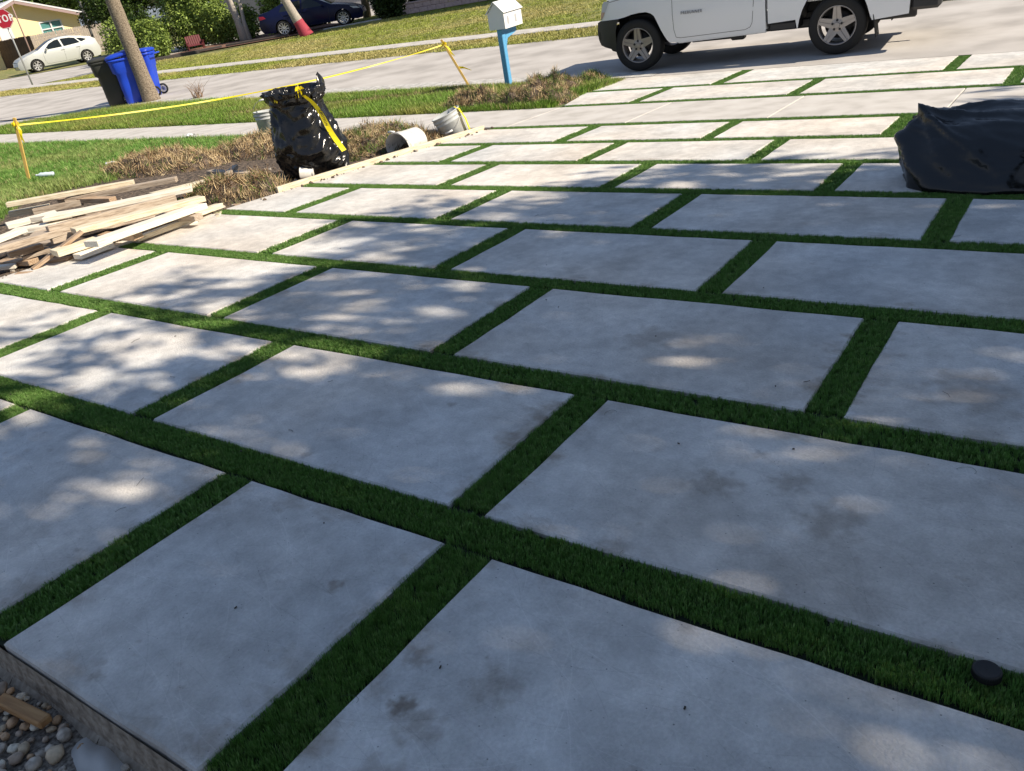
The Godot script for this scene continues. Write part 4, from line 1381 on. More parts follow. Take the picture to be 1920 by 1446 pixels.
# ---------- street ----------
func palm(label: String, base: Vector3, top: Vector3, r0: float, r1: float, mt: Material, total: float, red: bool) -> void:
	var t := thing("palm_tree", label, "palm tree", Transform3D(Basis(), base))
	var dir := (top - base)
	var pts := []
	var rs := []
	for i in 60:
		var u := i / 59.0
		var y := u * total
		var k := y / dir.y
		var p := Vector3(dir.x * k, y - 0.05, dir.z * k)
		p += Vector3(dir.x, 0, dir.z) * (-0.12 * k * k * clampf(dir.y / total, 0, 1))
		pts.append(p)
		rs.append(lerpf(r0, r1, minf(1.0, k)) * (1.0 + 0.28 * exp(-y * 4.0)) * (1.0 + 0.022 * sin(y * 42.0)))
	var s := st(true)
	tube(s, pts, rs, 20)
	obj("trunk", s, mt, t)
	if red:
		s = st(true)
		var p2 := []
		var r2 := []
		for i in 7:
			p2.append(pts[i] + Vector3.UP * 0.01)
			r2.append(rs[i] * 1.03 + (0.015 if i < 3 else 0.005))
		p2[-1] = pts[6]
		tube(s, p2, r2, 20)
		obj("painted_base", s, M.red_paint, t)
	var crown: Vector3 = pts[-1]
	s = st()
	for k in 16:
		var a := TAU * k / 16.0 + rf(-0.2, 0.2)
		var el := rf(-0.2, 1.1)
		var d := Vector3(cos(a) * cos(el), sin(el), sin(a) * cos(el))
		var prev := crown
		var rib := [crown]
		for i in 9:
			d = (d + Vector3.DOWN * 0.16).normalized()
			prev += d * 0.26
			rib.append(prev)
		for i in range(1, 9):
			var side: Vector3 = (rib[i + 1] - rib[i]).cross(Vector3.UP).normalized()
			for m in 3:
				var b: Vector3 = (rib[i] as Vector3).lerp(rib[i + 1], m / 3.0)
				for sg in [-1.0, 1.0]:
					var tip: Vector3 = b + side * sg * 0.5 * sin(PI * (i + 1) / 10.5) + d * 0.22 + Vector3.DOWN * 0.18
					tri(s, b, b + d * 0.05, tip)
		tube(s, rib, [0.02, 0.004], 4)
	obj("fronds", s, M.frond, t)

func bin(label: String, at: Transform3D, body: Material, lid: Material, open: float) -> void:
	var t := thing("wheelie_bin", label, "wheelie bin", at, "wheelie bins at the kerb")
	var rr := func(y: float, w: float, d: float, zoff: float) -> PackedVector3Array:
		var o := PackedVector3Array()
		for j in 32:
			var a := -TAU * j / 32.0
			var c := Vector2(cos(a), sin(a))
			var k := 1.0 / pow(pow(absf(c.x), 6.0) + pow(absf(c.y), 6.0), 1.0 / 6.0)
			o.append(Vector3(c.x * k * w, y, c.y * k * d + zoff))
		o.reverse()
		return o
	# the body: narrow foot, hollow handle side under the rim
	var s := st(true)
	loft(s, [rr.call(0.0, 0.20, 0.22, 0.03), rr.call(0.03, 0.215, 0.235, 0.03), rr.call(0.5, 0.245, 0.27, 0.01), rr.call(0.74, 0.26, 0.29, 0.0), rr.call(0.78, 0.285, 0.33, 0.02), rr.call(1.06, 0.295, 0.36, 0.02)], true, false)
	obj("bin_body", s, body, t)
	s = st(true)
	loft(s, [rr.call(1.05, 0.305, 0.37, 0.02), rr.call(1.06, 0.325, 0.39, 0.02), rr.call(1.10, 0.325, 0.39, 0.02), rr.call(1.105, 0.315, 0.38, 0.02)], true, true)
	obj("rim", s, body, t)
	s = st(true)
	loft(s, [rr.call(0.0, 0.33, 0.40, 0.0), rr.call(0.045, 0.335, 0.405, 0.0), rr.call(0.075, 0.30, 0.36, 0.0), rr.call(0.095, 0.18, 0.24, 0.0)], true, true)
	obj("lid", s, lid, t, Transform3D(Basis(Vector3.RIGHT, open), Vector3(0, 1.108 + 0.36 * sin(open), 0.02)))
	s = st()
	tube(s, [Vector3(-0.2, 1.04, -0.38), Vector3(-0.2, 1.05, -0.47), Vector3(0.2, 1.05, -0.47), Vector3(0.2, 1.04, -0.38)], [0.018], 8)
	obj("handle", s, body, t)
	s = st()
	box(s, Vector3(0, 0.62, 0.293), Vector3(0.16, 0.20, 0.012), Basis(), 0.004)
	obj("front_recess", s, M.black, t)
	s = st()
	box(s, Vector3(0, 0.28, 0.272), Vector3(0.13, 0.12, 0.012), Basis(), 0.004)
	obj("front_recess", s, M.black, t)
	for k in [-1.0, 1.0]:
		var w := Node3D.new()
		w.name = part_name("wheel", t)
		t.add_child(w)
		w.transform = Transform3D(Basis(Vector3.BACK, -PI / 2 * k), Vector3(k * 0.255, 0.135, -0.235))
		s = st(true)
		lathe(s, [V(0.10, -0.025), V(0.135, -0.02), V(0.135, 0.02), V(0.10, 0.025), V(0.09, 0.01), V(0.1, -0.025)], 24)
		obj("tyre", s, M.rubber, w)
		s = st()
		for i in 6: box(s, Vector3(0, 0.012, 0), Vector3(0.19, 0.012, 0.02), yaw(PI * i / 6.0 + 0.2), 0.002)
		obj("rim", s, M.alloy_bright, w)

func clump(called: String, label: String, cat: String, group: String, blobs: Array, n: int, lm: Mesh, c0: Color, c1: Color, trunks: Array, bark: Material, swing := PI) -> void:
	var o: Vector3 = blobs[0][0]
	o.y = 0.0
	var t := thing(called, label, cat, Transform3D(Basis(), o), group)
	for q in trunks:
		var s := st(true)
		var ps := []
		for p in q[0]: ps.append(p - o)
		tube(s, ps, q[1], 9)
		obj("trunk" if q[1][0] > 0.06 else "branch", s, bark, t)
	var vol := 0.0
	for b in blobs: vol += b[1].x * b[1].y * b[1].z
	var xs := []
	var cs := []
	for b in blobs:
		var m := int(-n * b[1].x * b[1].y * b[1].z * (b[2] if b.size() > 2 else 1.0)) if n < 0 else int(n * b[1].x * b[1].y * b[1].z / vol * (b[2] if b.size() > 2 else 1.0))
		for i in m:
			var d := Vector3(rng.randfn(), rng.randfn(), rng.randfn()).normalized()
			var p: Vector3 = b[0] + d * b[1] * pow(rng.randf(), 0.4)
			if p.y < 0.03: continue
			var k := rf(0.7, 1.35)
			xs.append(Transform3D(Basis.from_euler(Vector3(rf(-0.6, 0.6), rf(-swing, swing), rf(-0.6, 0.6))).scaled(Vector3.ONE * k), p - o))
			var c := c0.lerp(c1, rng.randf())
			var w := rf(0.65, 1.3)
			cs.append(Color(c.r * w, c.g * w, c.b * w))
	scatter("crown", lm, M.leaf, xs, cs, t)

func street_things() -> void:
	M.frond = mat(lin(0.07, 0.12, 0.03), 0.6)
	palm("grey palm trunk leaning over the two blue wheelie bins at the street edge", G(-20.55, 13.24, 0.0), G(-20.55, 13.24, 2.37) - RH * 0.10, 0.195, 0.17, M.bark, 7.0, false)
	var face := yaw(0.62)
	bin("dark grey wheelie bin at the far end of the row, its lid shut", Transform3D(yaw(-0.6), G(-21.5, 12.92)), M.bin_grey, M.bin_grey, 0.03)
	bin("blue wheelie bin between the grey one and the palm trunk, lid propped ajar", Transform3D(yaw(-0.5), G(-21.0, 13.12)), M.bin_blue, M.bin_lid, 0.14)
	bin("blue wheelie bin half hidden behind the palm trunk, its spoked wheel showing", Transform3D(yaw(-0.986), G(-21.42, 13.88)), M.bin_blue, M.bin_lid, 0.02)
	# dry twigs on the road edge
	var s := st()
	for i in 46:
		var d := Vector3(rf(-0.6, 0.9), 1.0, rf(-0.5, 0.5)).normalized()
		var l := rf(0.2, 0.55)
		var p := Vector3(rf(-0.12, 0.12), 0, rf(-0.1, 0.1))
		tube(s, [p, p + d * l * 0.5, p + (d + Vector3(rf(-0.3, 0.5), -0.1, rf(-0.3, 0.3))) * l], [0.006, 0.004, 0.0015], 4)
	tag(obj("dry_brush", s, mat(lin(0.3, 0.2, 0.13), 0.9), self, Transform3D(Basis(), G(-18.3, 13.05))), "dry brown brush tuft at the road edge beyond the palm trunk", "brush")
	# a thrown-away palm frond on the verge
	s = st()
	var rib := []
	for i in 15: rib.append(D(lerpf(-13.2, -9.2, i / 14.0), lerpf(10.35, 11.45, i / 14.0) + sin(i * 0.9) * 0.04, 0.02 + 0.012 * sin(i * 1.7)))
	tube(s, rib, [0.018, 0.016, 0.014, 0.012, 0.01, 0.008], 6)
	for i in range(3, 14):
		for k in [-1.0, 1.0]:
			tube(s, [rib[i], rib[i] + Vector3(0.35, 0.02, k * rf(0.06, 0.16))], [0.005, 0.001], 4)
	tag(obj("fallen_frond", s, mat(lin(0.2, 0.14, 0.09), 0.9), self), "dead brown palm frond lying in the worn strip of the verge", "palm frond")

# ---------- vehicles ----------
func wheel(t: Node3D, at: Vector3, side: float, r: float, rim_r: float, width: float, spokes: int, sw: float, mt: Material, rot: float) -> void:
	var w := Node3D.new()
	w.name = part_name("wheel", t)
	t.add_child(w)
	w.transform = Transform3D(Basis(Vector3.RIGHT, PI / 2 * side), at)
	var h := width * 0.5
	var s := st(true)
	lathe(s, [V(rim_r * 0.98, -h * 0.9), V(rim_r * 1.08, -h), V(r * 0.93, -h * 0.95), V(r * 0.985, -h * 0.78), V(r, -h * 0.5), V(r, h * 0.5), V(r * 0.985, h * 0.78), V(r * 0.93, h * 0.97), V(rim_r * 1.1, h), V(rim_r * 1.0, h * 0.9), V(rim_r * 0.97, h * 0.7), V(rim_r * 0.96, -h * 0.9)], 48)
	obj("tyre", s, M.rubber, w)
	s = st(true)
	lathe(s, [V(rim_r * 0.965, -h * 0.8), V(rim_r * 0.9, h * 0.5), V(rim_r * 0.95, h * 0.86), V(rim_r * 1.0, h * 0.92), V(rim_r * 1.005, h * 0.84)], 48)
	obj("rim", s, mt, w)
	s = st()
	for i in spokes:
		var b := yaw(TAU * i / spokes + rot)
		var o := rim_r * 0.96
		var a0 := rim_r * 0.16
		for k in [-1.0, 1.0]:
			var y0 := h * 0.62
			var y1 := h * 0.86
			var p := [Vector3(a0, y0, k * sw * 1.15), Vector3(o, y1, k * sw * 0.72), Vector3(o, y1, k * sw * 0.14), Vector3(a0, y0, k * sw * 0.12)]
			dquad(s, b * p[0], b * p[1], b * p[2], b * p[3], Vector3.UP)
			dquad(s, b * p[0], b * p[1], b * (p[1] + Vector3.DOWN * 0.03), b * (p[0] + Vector3.DOWN * 0.05), b * Vector3(0, 0, k))
			dquad(s, b * p[3], b * p[2], b * (p[2] + Vector3.DOWN * 0.012), b * (p[3] + Vector3.DOWN * 0.012), b * Vector3(0, 0, -k))
		dquad(s, b * Vector3(a0, h * 0.62 - 0.012, -sw * 0.13), b * Vector3(o, h * 0.86 - 0.012, -sw * 0.15), b * Vector3(o, h * 0.86 - 0.012, sw * 0.15), b * Vector3(a0, h * 0.62 - 0.012, sw * 0.13), Vector3.UP)
	lathe(s, [V(rim_r * 0.34, h * 0.45), V(rim_r * 0.33, h * 0.66), V(rim_r * 0.16, h * 0.72), V(rim_r * 0.14, h * 0.8), V(0.001, h * 0.82)], 24)
	obj("spokes", s, mt, w)
	s = st(true)
	lathe(s, [V(rim_r * 0.72, -h * 0.3), V(rim_r * 0.7, -h * 0.1), V(0.001, -h * 0.1)], 24)
	obj("brake_disc", s, M.trim, w)
	for i in 5:
		s = st()
		var a := TAU * (i + 0.5) / 5.0 + rot
		lathe(s, [V(0.017, 0), V(0.014, 0.012), V(0.001, 0.012)], 8, Transform3D(Basis(), Vector3(cos(a) * rim_r * 0.245, h * 0.69, sin(a) * rim_r * 0.245)))
		obj("lug_nut", s, M.black, w)

func arc(cx: float, cy: float, r: float, a0: float, a1: float, n := 12) -> Array:
	var o := []
	for i in n + 1:
		var a := deg_to_rad(lerpf(a0, a1, float(i) / n))
		o.append(V(cx + cos(a) * r, cy + sin(a) * r))
	return o

func sides(called: String, poly: Array, zf: Callable, off: float, cell: float, mt: Material, t: Node, smooth := true) -> void:
	for sg in [1.0, -1.0]:
		var s := st(smooth)
		panel(s, PackedVector2Array(poly), func(p: Vector2) -> Vector3: return Vector3(p.x, p.y, sg * (zf.call(p) + off)), cell, Vector3(0, 0, sg))
		obj(called, s, mt, t)

# skin across the car between its two sides, along a line of (x, y)
func across(called: String, line: Array, zf: Callable, crown: float, off: float, mt: Material, t: Node, inset := 0.0) -> void:
	var s := st(true)
	var n := 10
	for i in line.size() - 1:
		var a: Vector2 = line[i]
		var b: Vector2 = line[i + 1]
		var nr := (b - a).orthogonal().normalized()
		if nr.y < 0: nr = -nr
		for j in n:
			var P := []
			for q in [[a, j], [b, j], [b, j + 1], [a, j + 1]]:
				var u: float = -1.0 + 2.0 * q[1] / n
				var w: float = zf.call(q[0]) - inset
				var o2: Vector2 = q[0] + nr * (off + crown * (1.0 - u * u))
				P.append(Vector3(o2.x, o2.y, w * u))
			dquad(s, P[0], P[1], P[2], P[3], Vector3(nr.x, nr.y, 0))
	obj(called, s, mt, t)

func seam(t: Node, called: String, pts: Array, zf: Callable, w := 0.006) -> void:
	for sg in [1.0, -1.0]:
		var s := st()
		for i in pts.size() - 1:
			var a: Vector2 = pts[i]
			var b: Vector2 = pts[i + 1]
			var n := maxi(1, int(a.distance_to(b) / 0.1))
			var side := (b - a).orthogonal().normalized() * w * 0.5
			for k in n:
				var p := a.lerp(b, float(k) / n)
				var q := a.lerp(b, float(k + 1) / n)
				var f := func(v: Vector2) -> Vector3: return Vector3(v.x, v.y, sg * (zf.call(v) + 0.002))
				dquad(s, f.call(p - side), f.call(p + side), f.call(q + side), f.call(q - side), Vector3(0, 0, sg))
		obj(called, s, M.trim, t)

func truck() -> void:
	var xa := Vector3(1.0, 0, -0.0655).normalized()
	var b := Basis(xa, Vector3.UP, xa.cross(Vector3.UP))
	var t := thing("pickup_truck", "white pickup truck with black front bumper parked across the end of the driveway", "pickup truck", Transform3D(b, G(-6.05, 12.33, 0) - b.z * 0.80))
	# x runs from the front axle to the tail; z = +-0.87 are the flanks
	var zf := func(p: Vector2) -> float:
		var z := 0.865 - 0.05 * pow(clampf((p.y - 0.72) / 0.45, -1.2, 1.0), 2.0) * (1.0 if p.y < 0.72 else 0.5)
		if p.y > 1.06: z -= (p.y - 1.06) * 0.30
		if absf(p.y - 0.755) < 0.05 and p.x > 0.4: z += 0.006
		z -= 0.16 * pow(clampf((-0.25 - p.x) / 0.5, 0, 1), 2.0)
		z -= 0.05 * pow(clampf((p.x - 3.6) / 0.6, 0, 1), 2.0)
		return z
	var fr := [V(-0.27, 0.785), V(-0.16, 0.80), V(-0.05, 0.825), V(0.08, 0.838), V(0.19, 0.835), V(0.26, 0.81), V(0.31, 0.77), V(0.345, 0.70), V(0.375, 0.63), V(0.41, 0.55), V(0.445, 0.48), V(0.485, 0.41), V(0.52, 0.375)]
	var cab := fr.duplicate()
	cab.append_array([V(0.66, 0.365), V(1.94, 0.395), V(1.955, 0.42), V(1.955, 1.12), V(1.90, 1.42), V(1.83, 1.66), V(1.72, 1.70), V(1.25, 1.70), V(1.10, 1.64), V(0.86, 1.36), V(0.62, 1.13), V(0.2, 1.115), V(-0.15, 1.095), V(-0.40, 1.06), V(-0.46, 0.95), V(-0.56, 0.80), V(-0.60, 0.775), V(-0.40, 0.782)])
	sides("cab_side", cab, zf, 0.0, 0.09, M.white_paint, t)
	var bed := [V(1.985, 0.49), V(2.36, 0.505), V(2.375, 0.40), V(2.385, 0.385)]
	bed.append_array([V(2.41, 0.50), V(2.45, 0.62), V(2.51, 0.73), V(2.60, 0.81), V(2.72, 0.855), V(2.87, 0.865), V(3.02, 0.85), V(3.14, 0.80), V(3.23, 0.71), V(3.285, 0.58), V(3.32, 0.46), V(3.345, 0.40)])
	bed.append_array([V(3.79, 0.435), V(3.80, 0.61), V(3.86, 0.62), V(3.86, 1.16), V(1.985, 1.16)])
	sides("bed_side", bed, zf, 0.0, 0.09, M.white_paint, t)
	# wheel arch lips, liners and underside
	var rearl := bed.slice(3, 16)
	for q in [[fr, "front_arch_trim"], [rearl, "rear_arch_trim"]]:
		for sg in [1.0, -1.0]:
			var s := st(true)
			var line: Array = q[0]
			for i in line.size() - 1:
				var p: Vector2 = line[i]
				var r: Vector2 = line[i + 1]
				dquad(s, Vector3(p.x, p.y, sg * zf.call(p)), Vector3(r.x, r.y, sg * zf.call(r)), Vector3(r.x, r.y, sg * 0.42), Vector3(p.x, p.y, sg * 0.42), Vector3(0, -1, 0))
			obj(q[1], s, M.black, t)
	var s := st()
	for q in [["underbody", 0.95, 0.62, 0, 2.3, 0.36, 1.2], ["engine_bay", 0.04, 0.62, 0, 1.0, 0.4, 0.84], ["bed_floor", 2.9, 0.68, 0, 1.8, 0.3, 0.84], ["frame_rail", 1.75, 0.41, 0.5, 4.2, 0.13, 0.07], ["frame_rail", 1.75, 0.41, -0.5, 4.2, 0.13, 0.07], ["step_bracket", 2.18, 0.435, 0.72, 0.38, 0.11, 0.2], ["step_bracket", 2.18, 0.435, -0.72, 0.38, 0.11, 0.2],
		["rear_axle", 2.87, 0.36, 0, 0.12, 0.12, 1.3], ["differential", 2.87, 0.36, 0, 0.3, 0.26, 0.26], ["front_axle", 0, 0.36, 0, 0.14, 0.12, 1.2], ["gearbox", 1.0, 0.33, 0.1, 0.7, 0.14, 0.3], ["catalyst", 1.45, 0.31, 0.45, 0.2, 0.08, 0.14], ["spring_hanger", 3.6, 0.44, 0.55, 0.14, 0.08, 0.1]]:
		s = st()
		box(s, Vector3(q[1], q[2], q[3]), Vector3(q[4], q[5], q[6]), Basis(), 0.02)
		obj(q[0], s, M.black if q[2] > 0.6 else M.trim, t)
	for k in [-1.0, 1.0]:
		s = st()
		box(s, Vector3(1.30, 0.375, k * 0.80), Vector3(1.30, 0.03, 0.06), Basis(Vector3.BACK, 0.02), 0.008)
		obj("rocker_strip", s, M.white_paint, t)
	# front: bumper, lamps, grille
	var bf := [V(-0.27, 0.785), V(-0.60, 0.775), V(-0.655, 0.755), V(-0.685, 0.62), V(-0.675, 0.50), V(-0.64, 0.42), V(-0.55, 0.385), V(-0.47, 0.39), V(-0.43, 0.33), V(-0.36, 0.31), V(-0.345, 0.40), V(-0.33, 0.60)]
	sides("bumper_side", bf, zf, 0.004, 0.07, M.trim, t)
	across("front_bumper", [V(-0.42, 0.35), V(-0.55, 0.385), V(-0.64, 0.42), V(-0.675, 0.50), V(-0.685, 0.62), V(-0.655, 0.755), V(-0.60, 0.775)], zf, 0.05, 0.0, M.trim, t)
	sides("headlamp", [V(-0.59, 0.80), V(-0.545, 0.81), V(-0.40, 1.04), V(-0.50, 1.05), V(-0.535, 1.0)], zf, 0.006, 0.08, M.lamp, t)
	sides("turn_lamp", [V(-0.585, 0.81), V(-0.55, 0.81), V(-0.49, 0.90), V(-0.565, 0.90)], zf, 0.011, 0.08, M.amber, t)
	sides("fog_lamp", [V(-0.672, 0.50), V(-0.63, 0.50), V(-0.63, 0.62), V(-0.672, 0.62)], zf, 0.008, 0.08, M.black, t)
	across("grille", [V(-0.60, 0.775), V(-0.545, 0.95), V(-0.47, 1.05)], zf, 0.05, -0.012, M.trim, t)
	across("hood", [V(-0.47, 1.05), V(-0.40, 1.06), V(-0.15, 1.095), V(0.2, 1.115), V(0.62, 1.13)], zf, 0.035, 0.0, M.white_paint, t)
	across("windshield", [V(0.62, 1.13), V(0.86, 1.36), V(1.10, 1.64)], zf, 0.04, 0.0, M.glass, t)
	across("roof", [V(1.10, 1.64), V(1.25, 1.70), V(1.72, 1.70), V(1.83, 1.66)], zf, 0.03, 0.0, M.white_paint, t)
	across("rear_window", [V(1.83, 1.66), V(1.90, 1.42), V(1.955, 1.14)], zf, 0.0, 0.0, M.glass, t)
	sides("side_window", [V(0.84, 1.15), V(1.82, 1.15), V(1.77, 1.58), V(1.19, 1.58)], zf, 0.004, 0.12, M.glass, t)
	s = st()
	box(s, Vector3(1.955, 0.78, 0), Vector3(0.01, 0.72, 1.6), Basis(), 0.0)
	obj("cab_back", s, M.white_paint, t)
	for q in [["bed_base", 2.93, 0.72, 0, 1.8, 0.03, 1.5], ["bed_front", 2.0, 0.93, 0, 0.03, 0.44, 1.6], ["bed_inner", 2.92, 0.94, 0.79, 1.84, 0.42, 0.03], ["bed_inner", 2.92, 0.94, -0.79, 1.84, 0.42, 0.03], ["bed_rail", 2.92, 1.16, 0.81, 1.88, 0.03, 0.10], ["bed_rail", 2.92, 1.16, -0.81, 1.88, 0.03, 0.10]]:
		s = st()
		box(s, Vector3(q[1], q[2], q[3]), Vector3(q[4], q[5], q[6]), Basis(), 0.008)
		obj(q[0], s, M.white_paint, t)
	s = st()
	box(s, Vector3(3.85, 0.89, 0), Vector3(0.05, 0.52, 1.56), Basis(), 0.015)
	obj("tailgate", s, M.white_paint, t)
	# rear bumper with black ends, tow hitch
	s = st()
	box(s, Vector3(4.03, 0.60, 0), Vector3(0.20, 0.16, 1.2), Basis(), 0.03)
	obj("rear_bumper", s, M.alloy_bright, t)
	for k in [-1.0, 1.0]:
		s = st()
		box(s, Vector3(3.98, 0.565, k * 0.72), Vector3(0.36, 0.20, 0.26), Basis(), 0.04)
		obj("bumper_end", s, M.trim, t)
		s = st()
		box(s, Vector3(3.87, 0.93, k * 0.76), Vector3(0.04, 0.36, 0.12), Basis(), 0.01)
		obj("tail_lamp", s, M.sign_red, t)
		s = st()
		box(s, Vector3(3.38, 0.33, k * 0.72), Vector3(0.012, 0.30, 0.26), Basis(Vector3.BACK, 0.14), 0.003)
		obj("mud_flap", s, M.rubber, t)
		s = st()
		box(s, Vector3(1.98, 0.56, k * 0.80), Vector3(0.03, 0.2, 0.06), Basis(), 0.004)
		obj("splash_guard", s, M.rubber, t)
	s = st()
	box(s, Vector3(4.05, 0.47, 0), Vector3(0.36, 0.06, 0.06), Basis(), 0.006)
	box(s, Vector3(4.24, 0.46, 0), Vector3(0.12, 0.03, 0.06), Basis(), 0.004)
	lathe(s, [V(0.016, 0), V(0.014, 0.03), V(0.025, 0.05), V(0.016, 0.075), V(0.001, 0.08)], 14, Transform3D(Basis(), Vector3(4.27, 0.475, 0)))
	obj("tow_hitch", s, M.trim, t)
	seam(t, "door_seam", [V(0.60, 1.14), V(0.60, 0.75), V(0.605, 0.55), V(0.63, 0.44), V(0.70, 0.425), V(1.66, 0.445), V(1.735, 0.475), V(1.765, 0.53), V(1.79, 0.78), V(1.80, 1.14)], zf)
	seam(t, "hood_seam", [V(0.57, 1.105), V(0.2, 1.08), V(-0.2, 1.055), V(-0.40, 1.03)], zf)
	for k in [-1.0, 1.0]:
		s = st()
		box(s, Vector3(1.66, 1.0, k * 0.875), Vector3(0.16, 0.035, 0.035), Basis(), 0.012)
		obj("door_handle", s, M.trim, t)
		s = st()
		box(s, Vector3(0.86, 1.22, k * 0.98), Vector3(0.12, 0.18, 0.22), Basis(), 0.04)
		obj("wing_mirror", s, M.trim, t)
	words_on(t, "PRERUNNER", 0.040, Transform3D(Basis(), Vector3(0.89, 0.765, 0.876)), mat(lin(0.22, 0.23, 0.25), 0.5), "door_badge")
	for w in [[0.0, 1.0, 0.3], [2.90, 1.0, 0.33], [0.0, -1.0, 0.9], [2.90, -1.0, 0.1]]:
		wheel(t, Vector3(w[0], 0.375, w[1] * 0.725), w[1], 0.378, 0.252, 0.235, 5, 0.058, M.alloy, w[2])

func car(called: String, label: String, cat: String, at: Transform3D, paint: Material, o: Dictionary) -> Node3D:
	var t := thing(called, label, cat, at)
	var W: float = o.w
	var belt: float = o.belt
	var L0: float = o.body[0].x
	var x1: float = o.tail
	var zf := func(p: Vector2) -> float:
		var z := W - 0.05 * pow(clampf((p.y - 0.6) / 0.4, -1, 1), 2.0)
		if p.y > belt: z -= (p.y - belt) * 0.42
		z -= 0.22 * pow(clampf((o.nose + 0.65 - p.x) / 0.65, 0, 1), 2.0)
		z -= 0.16 * pow(clampf((p.x - x1 + 0.6) / 0.6, 0, 1), 2.0)
		return z
	var ar: float = o.r + 0.045
	var poly: Array = o.body.duplicate()
	poly.append_array(arc(o.wb, o.r, ar, -12, 192))
	poly.append_array(arc(0.0, o.r, ar, -12, 192))
	sides("body_side", poly, zf, 0.0, 0.11, paint, t)
	for q in o.skins: across(q[0], q[1], zf, q[3], 0.0, q[2], t)
	for q in o.windows: sides("side_window", q, zf, 0.004, 0.12, M.glass, t)
	for q in o.lamps: sides(q[0], q[1], zf, 0.005, 0.1, q[2], t)
	for q in o.seams: seam(t, "door_seam", q, zf, 0.008)
	var s := st()
	box(s, Vector3((o.nose + x1) * 0.5, 0.42, 0), Vector3(x1 - o.nose - 0.5, 0.36, 1.1), Basis(), 0.02)
	for k in [-1.0, 1.0]:
		for wx in [0.0, o.wb]:
			var line := arc(wx, o.r, ar, -12, 192)
			for i in line.size() - 1:
				var p: Vector2 = line[i]
				var r: Vector2 = line[i + 1]
				dquad(s, Vector3(p.x, p.y, k * zf.call(p)), Vector3(r.x, r.y, k * zf.call(r)), Vector3(r.x, r.y, k * 0.4), Vector3(p.x, p.y, k * 0.4), Vector3(0, -1, 0))
	obj("underbody", s, M.black, t)
	for k in [-1.0, 1.0]:
		s = st()
		box(s, Vector3(o.mirror.x, o.mirror.y, k * (W + 0.08)), Vector3(0.1, 0.12, 0.18), Basis(), 0.04)
		obj("wing_mirror", s, paint, t)
		for hx in o.handles:
			s = st()
			box(s, Vector3(hx, belt - 0.09, k * (W - 0.005)), Vector3(0.2, 0.03, 0.03), Basis(), 0.01)
			obj("door_handle", s, paint, t)
		for wx in [0.0, o.wb]:
			wheel(t, Vector3(wx, o.r, k * (W - 0.115)), k, o.r, o.rim, 0.2, o.spokes, o.sw, M.alloy_bright, 0.2 + wx)
	return t

# ---------- across the street ----------
func pole(called: String, label: String, cat: String, base: Vector3, h: float, r: float, mt: Material, lean := Vector3.ZERO) -> Node3D:
	var t := thing(called, label, cat, Transform3D(Basis(), base))
	var s := st(true)
	tube(s, [Vector3(0, -0.1, 0), Vector3(0, h * 0.5, 0) + lean * 0.5, Vector3(0, h, 0) + lean], [r, r * 0.95, r * 0.85], 10)
	obj("pole_shaft", s, mt, t)
	return t

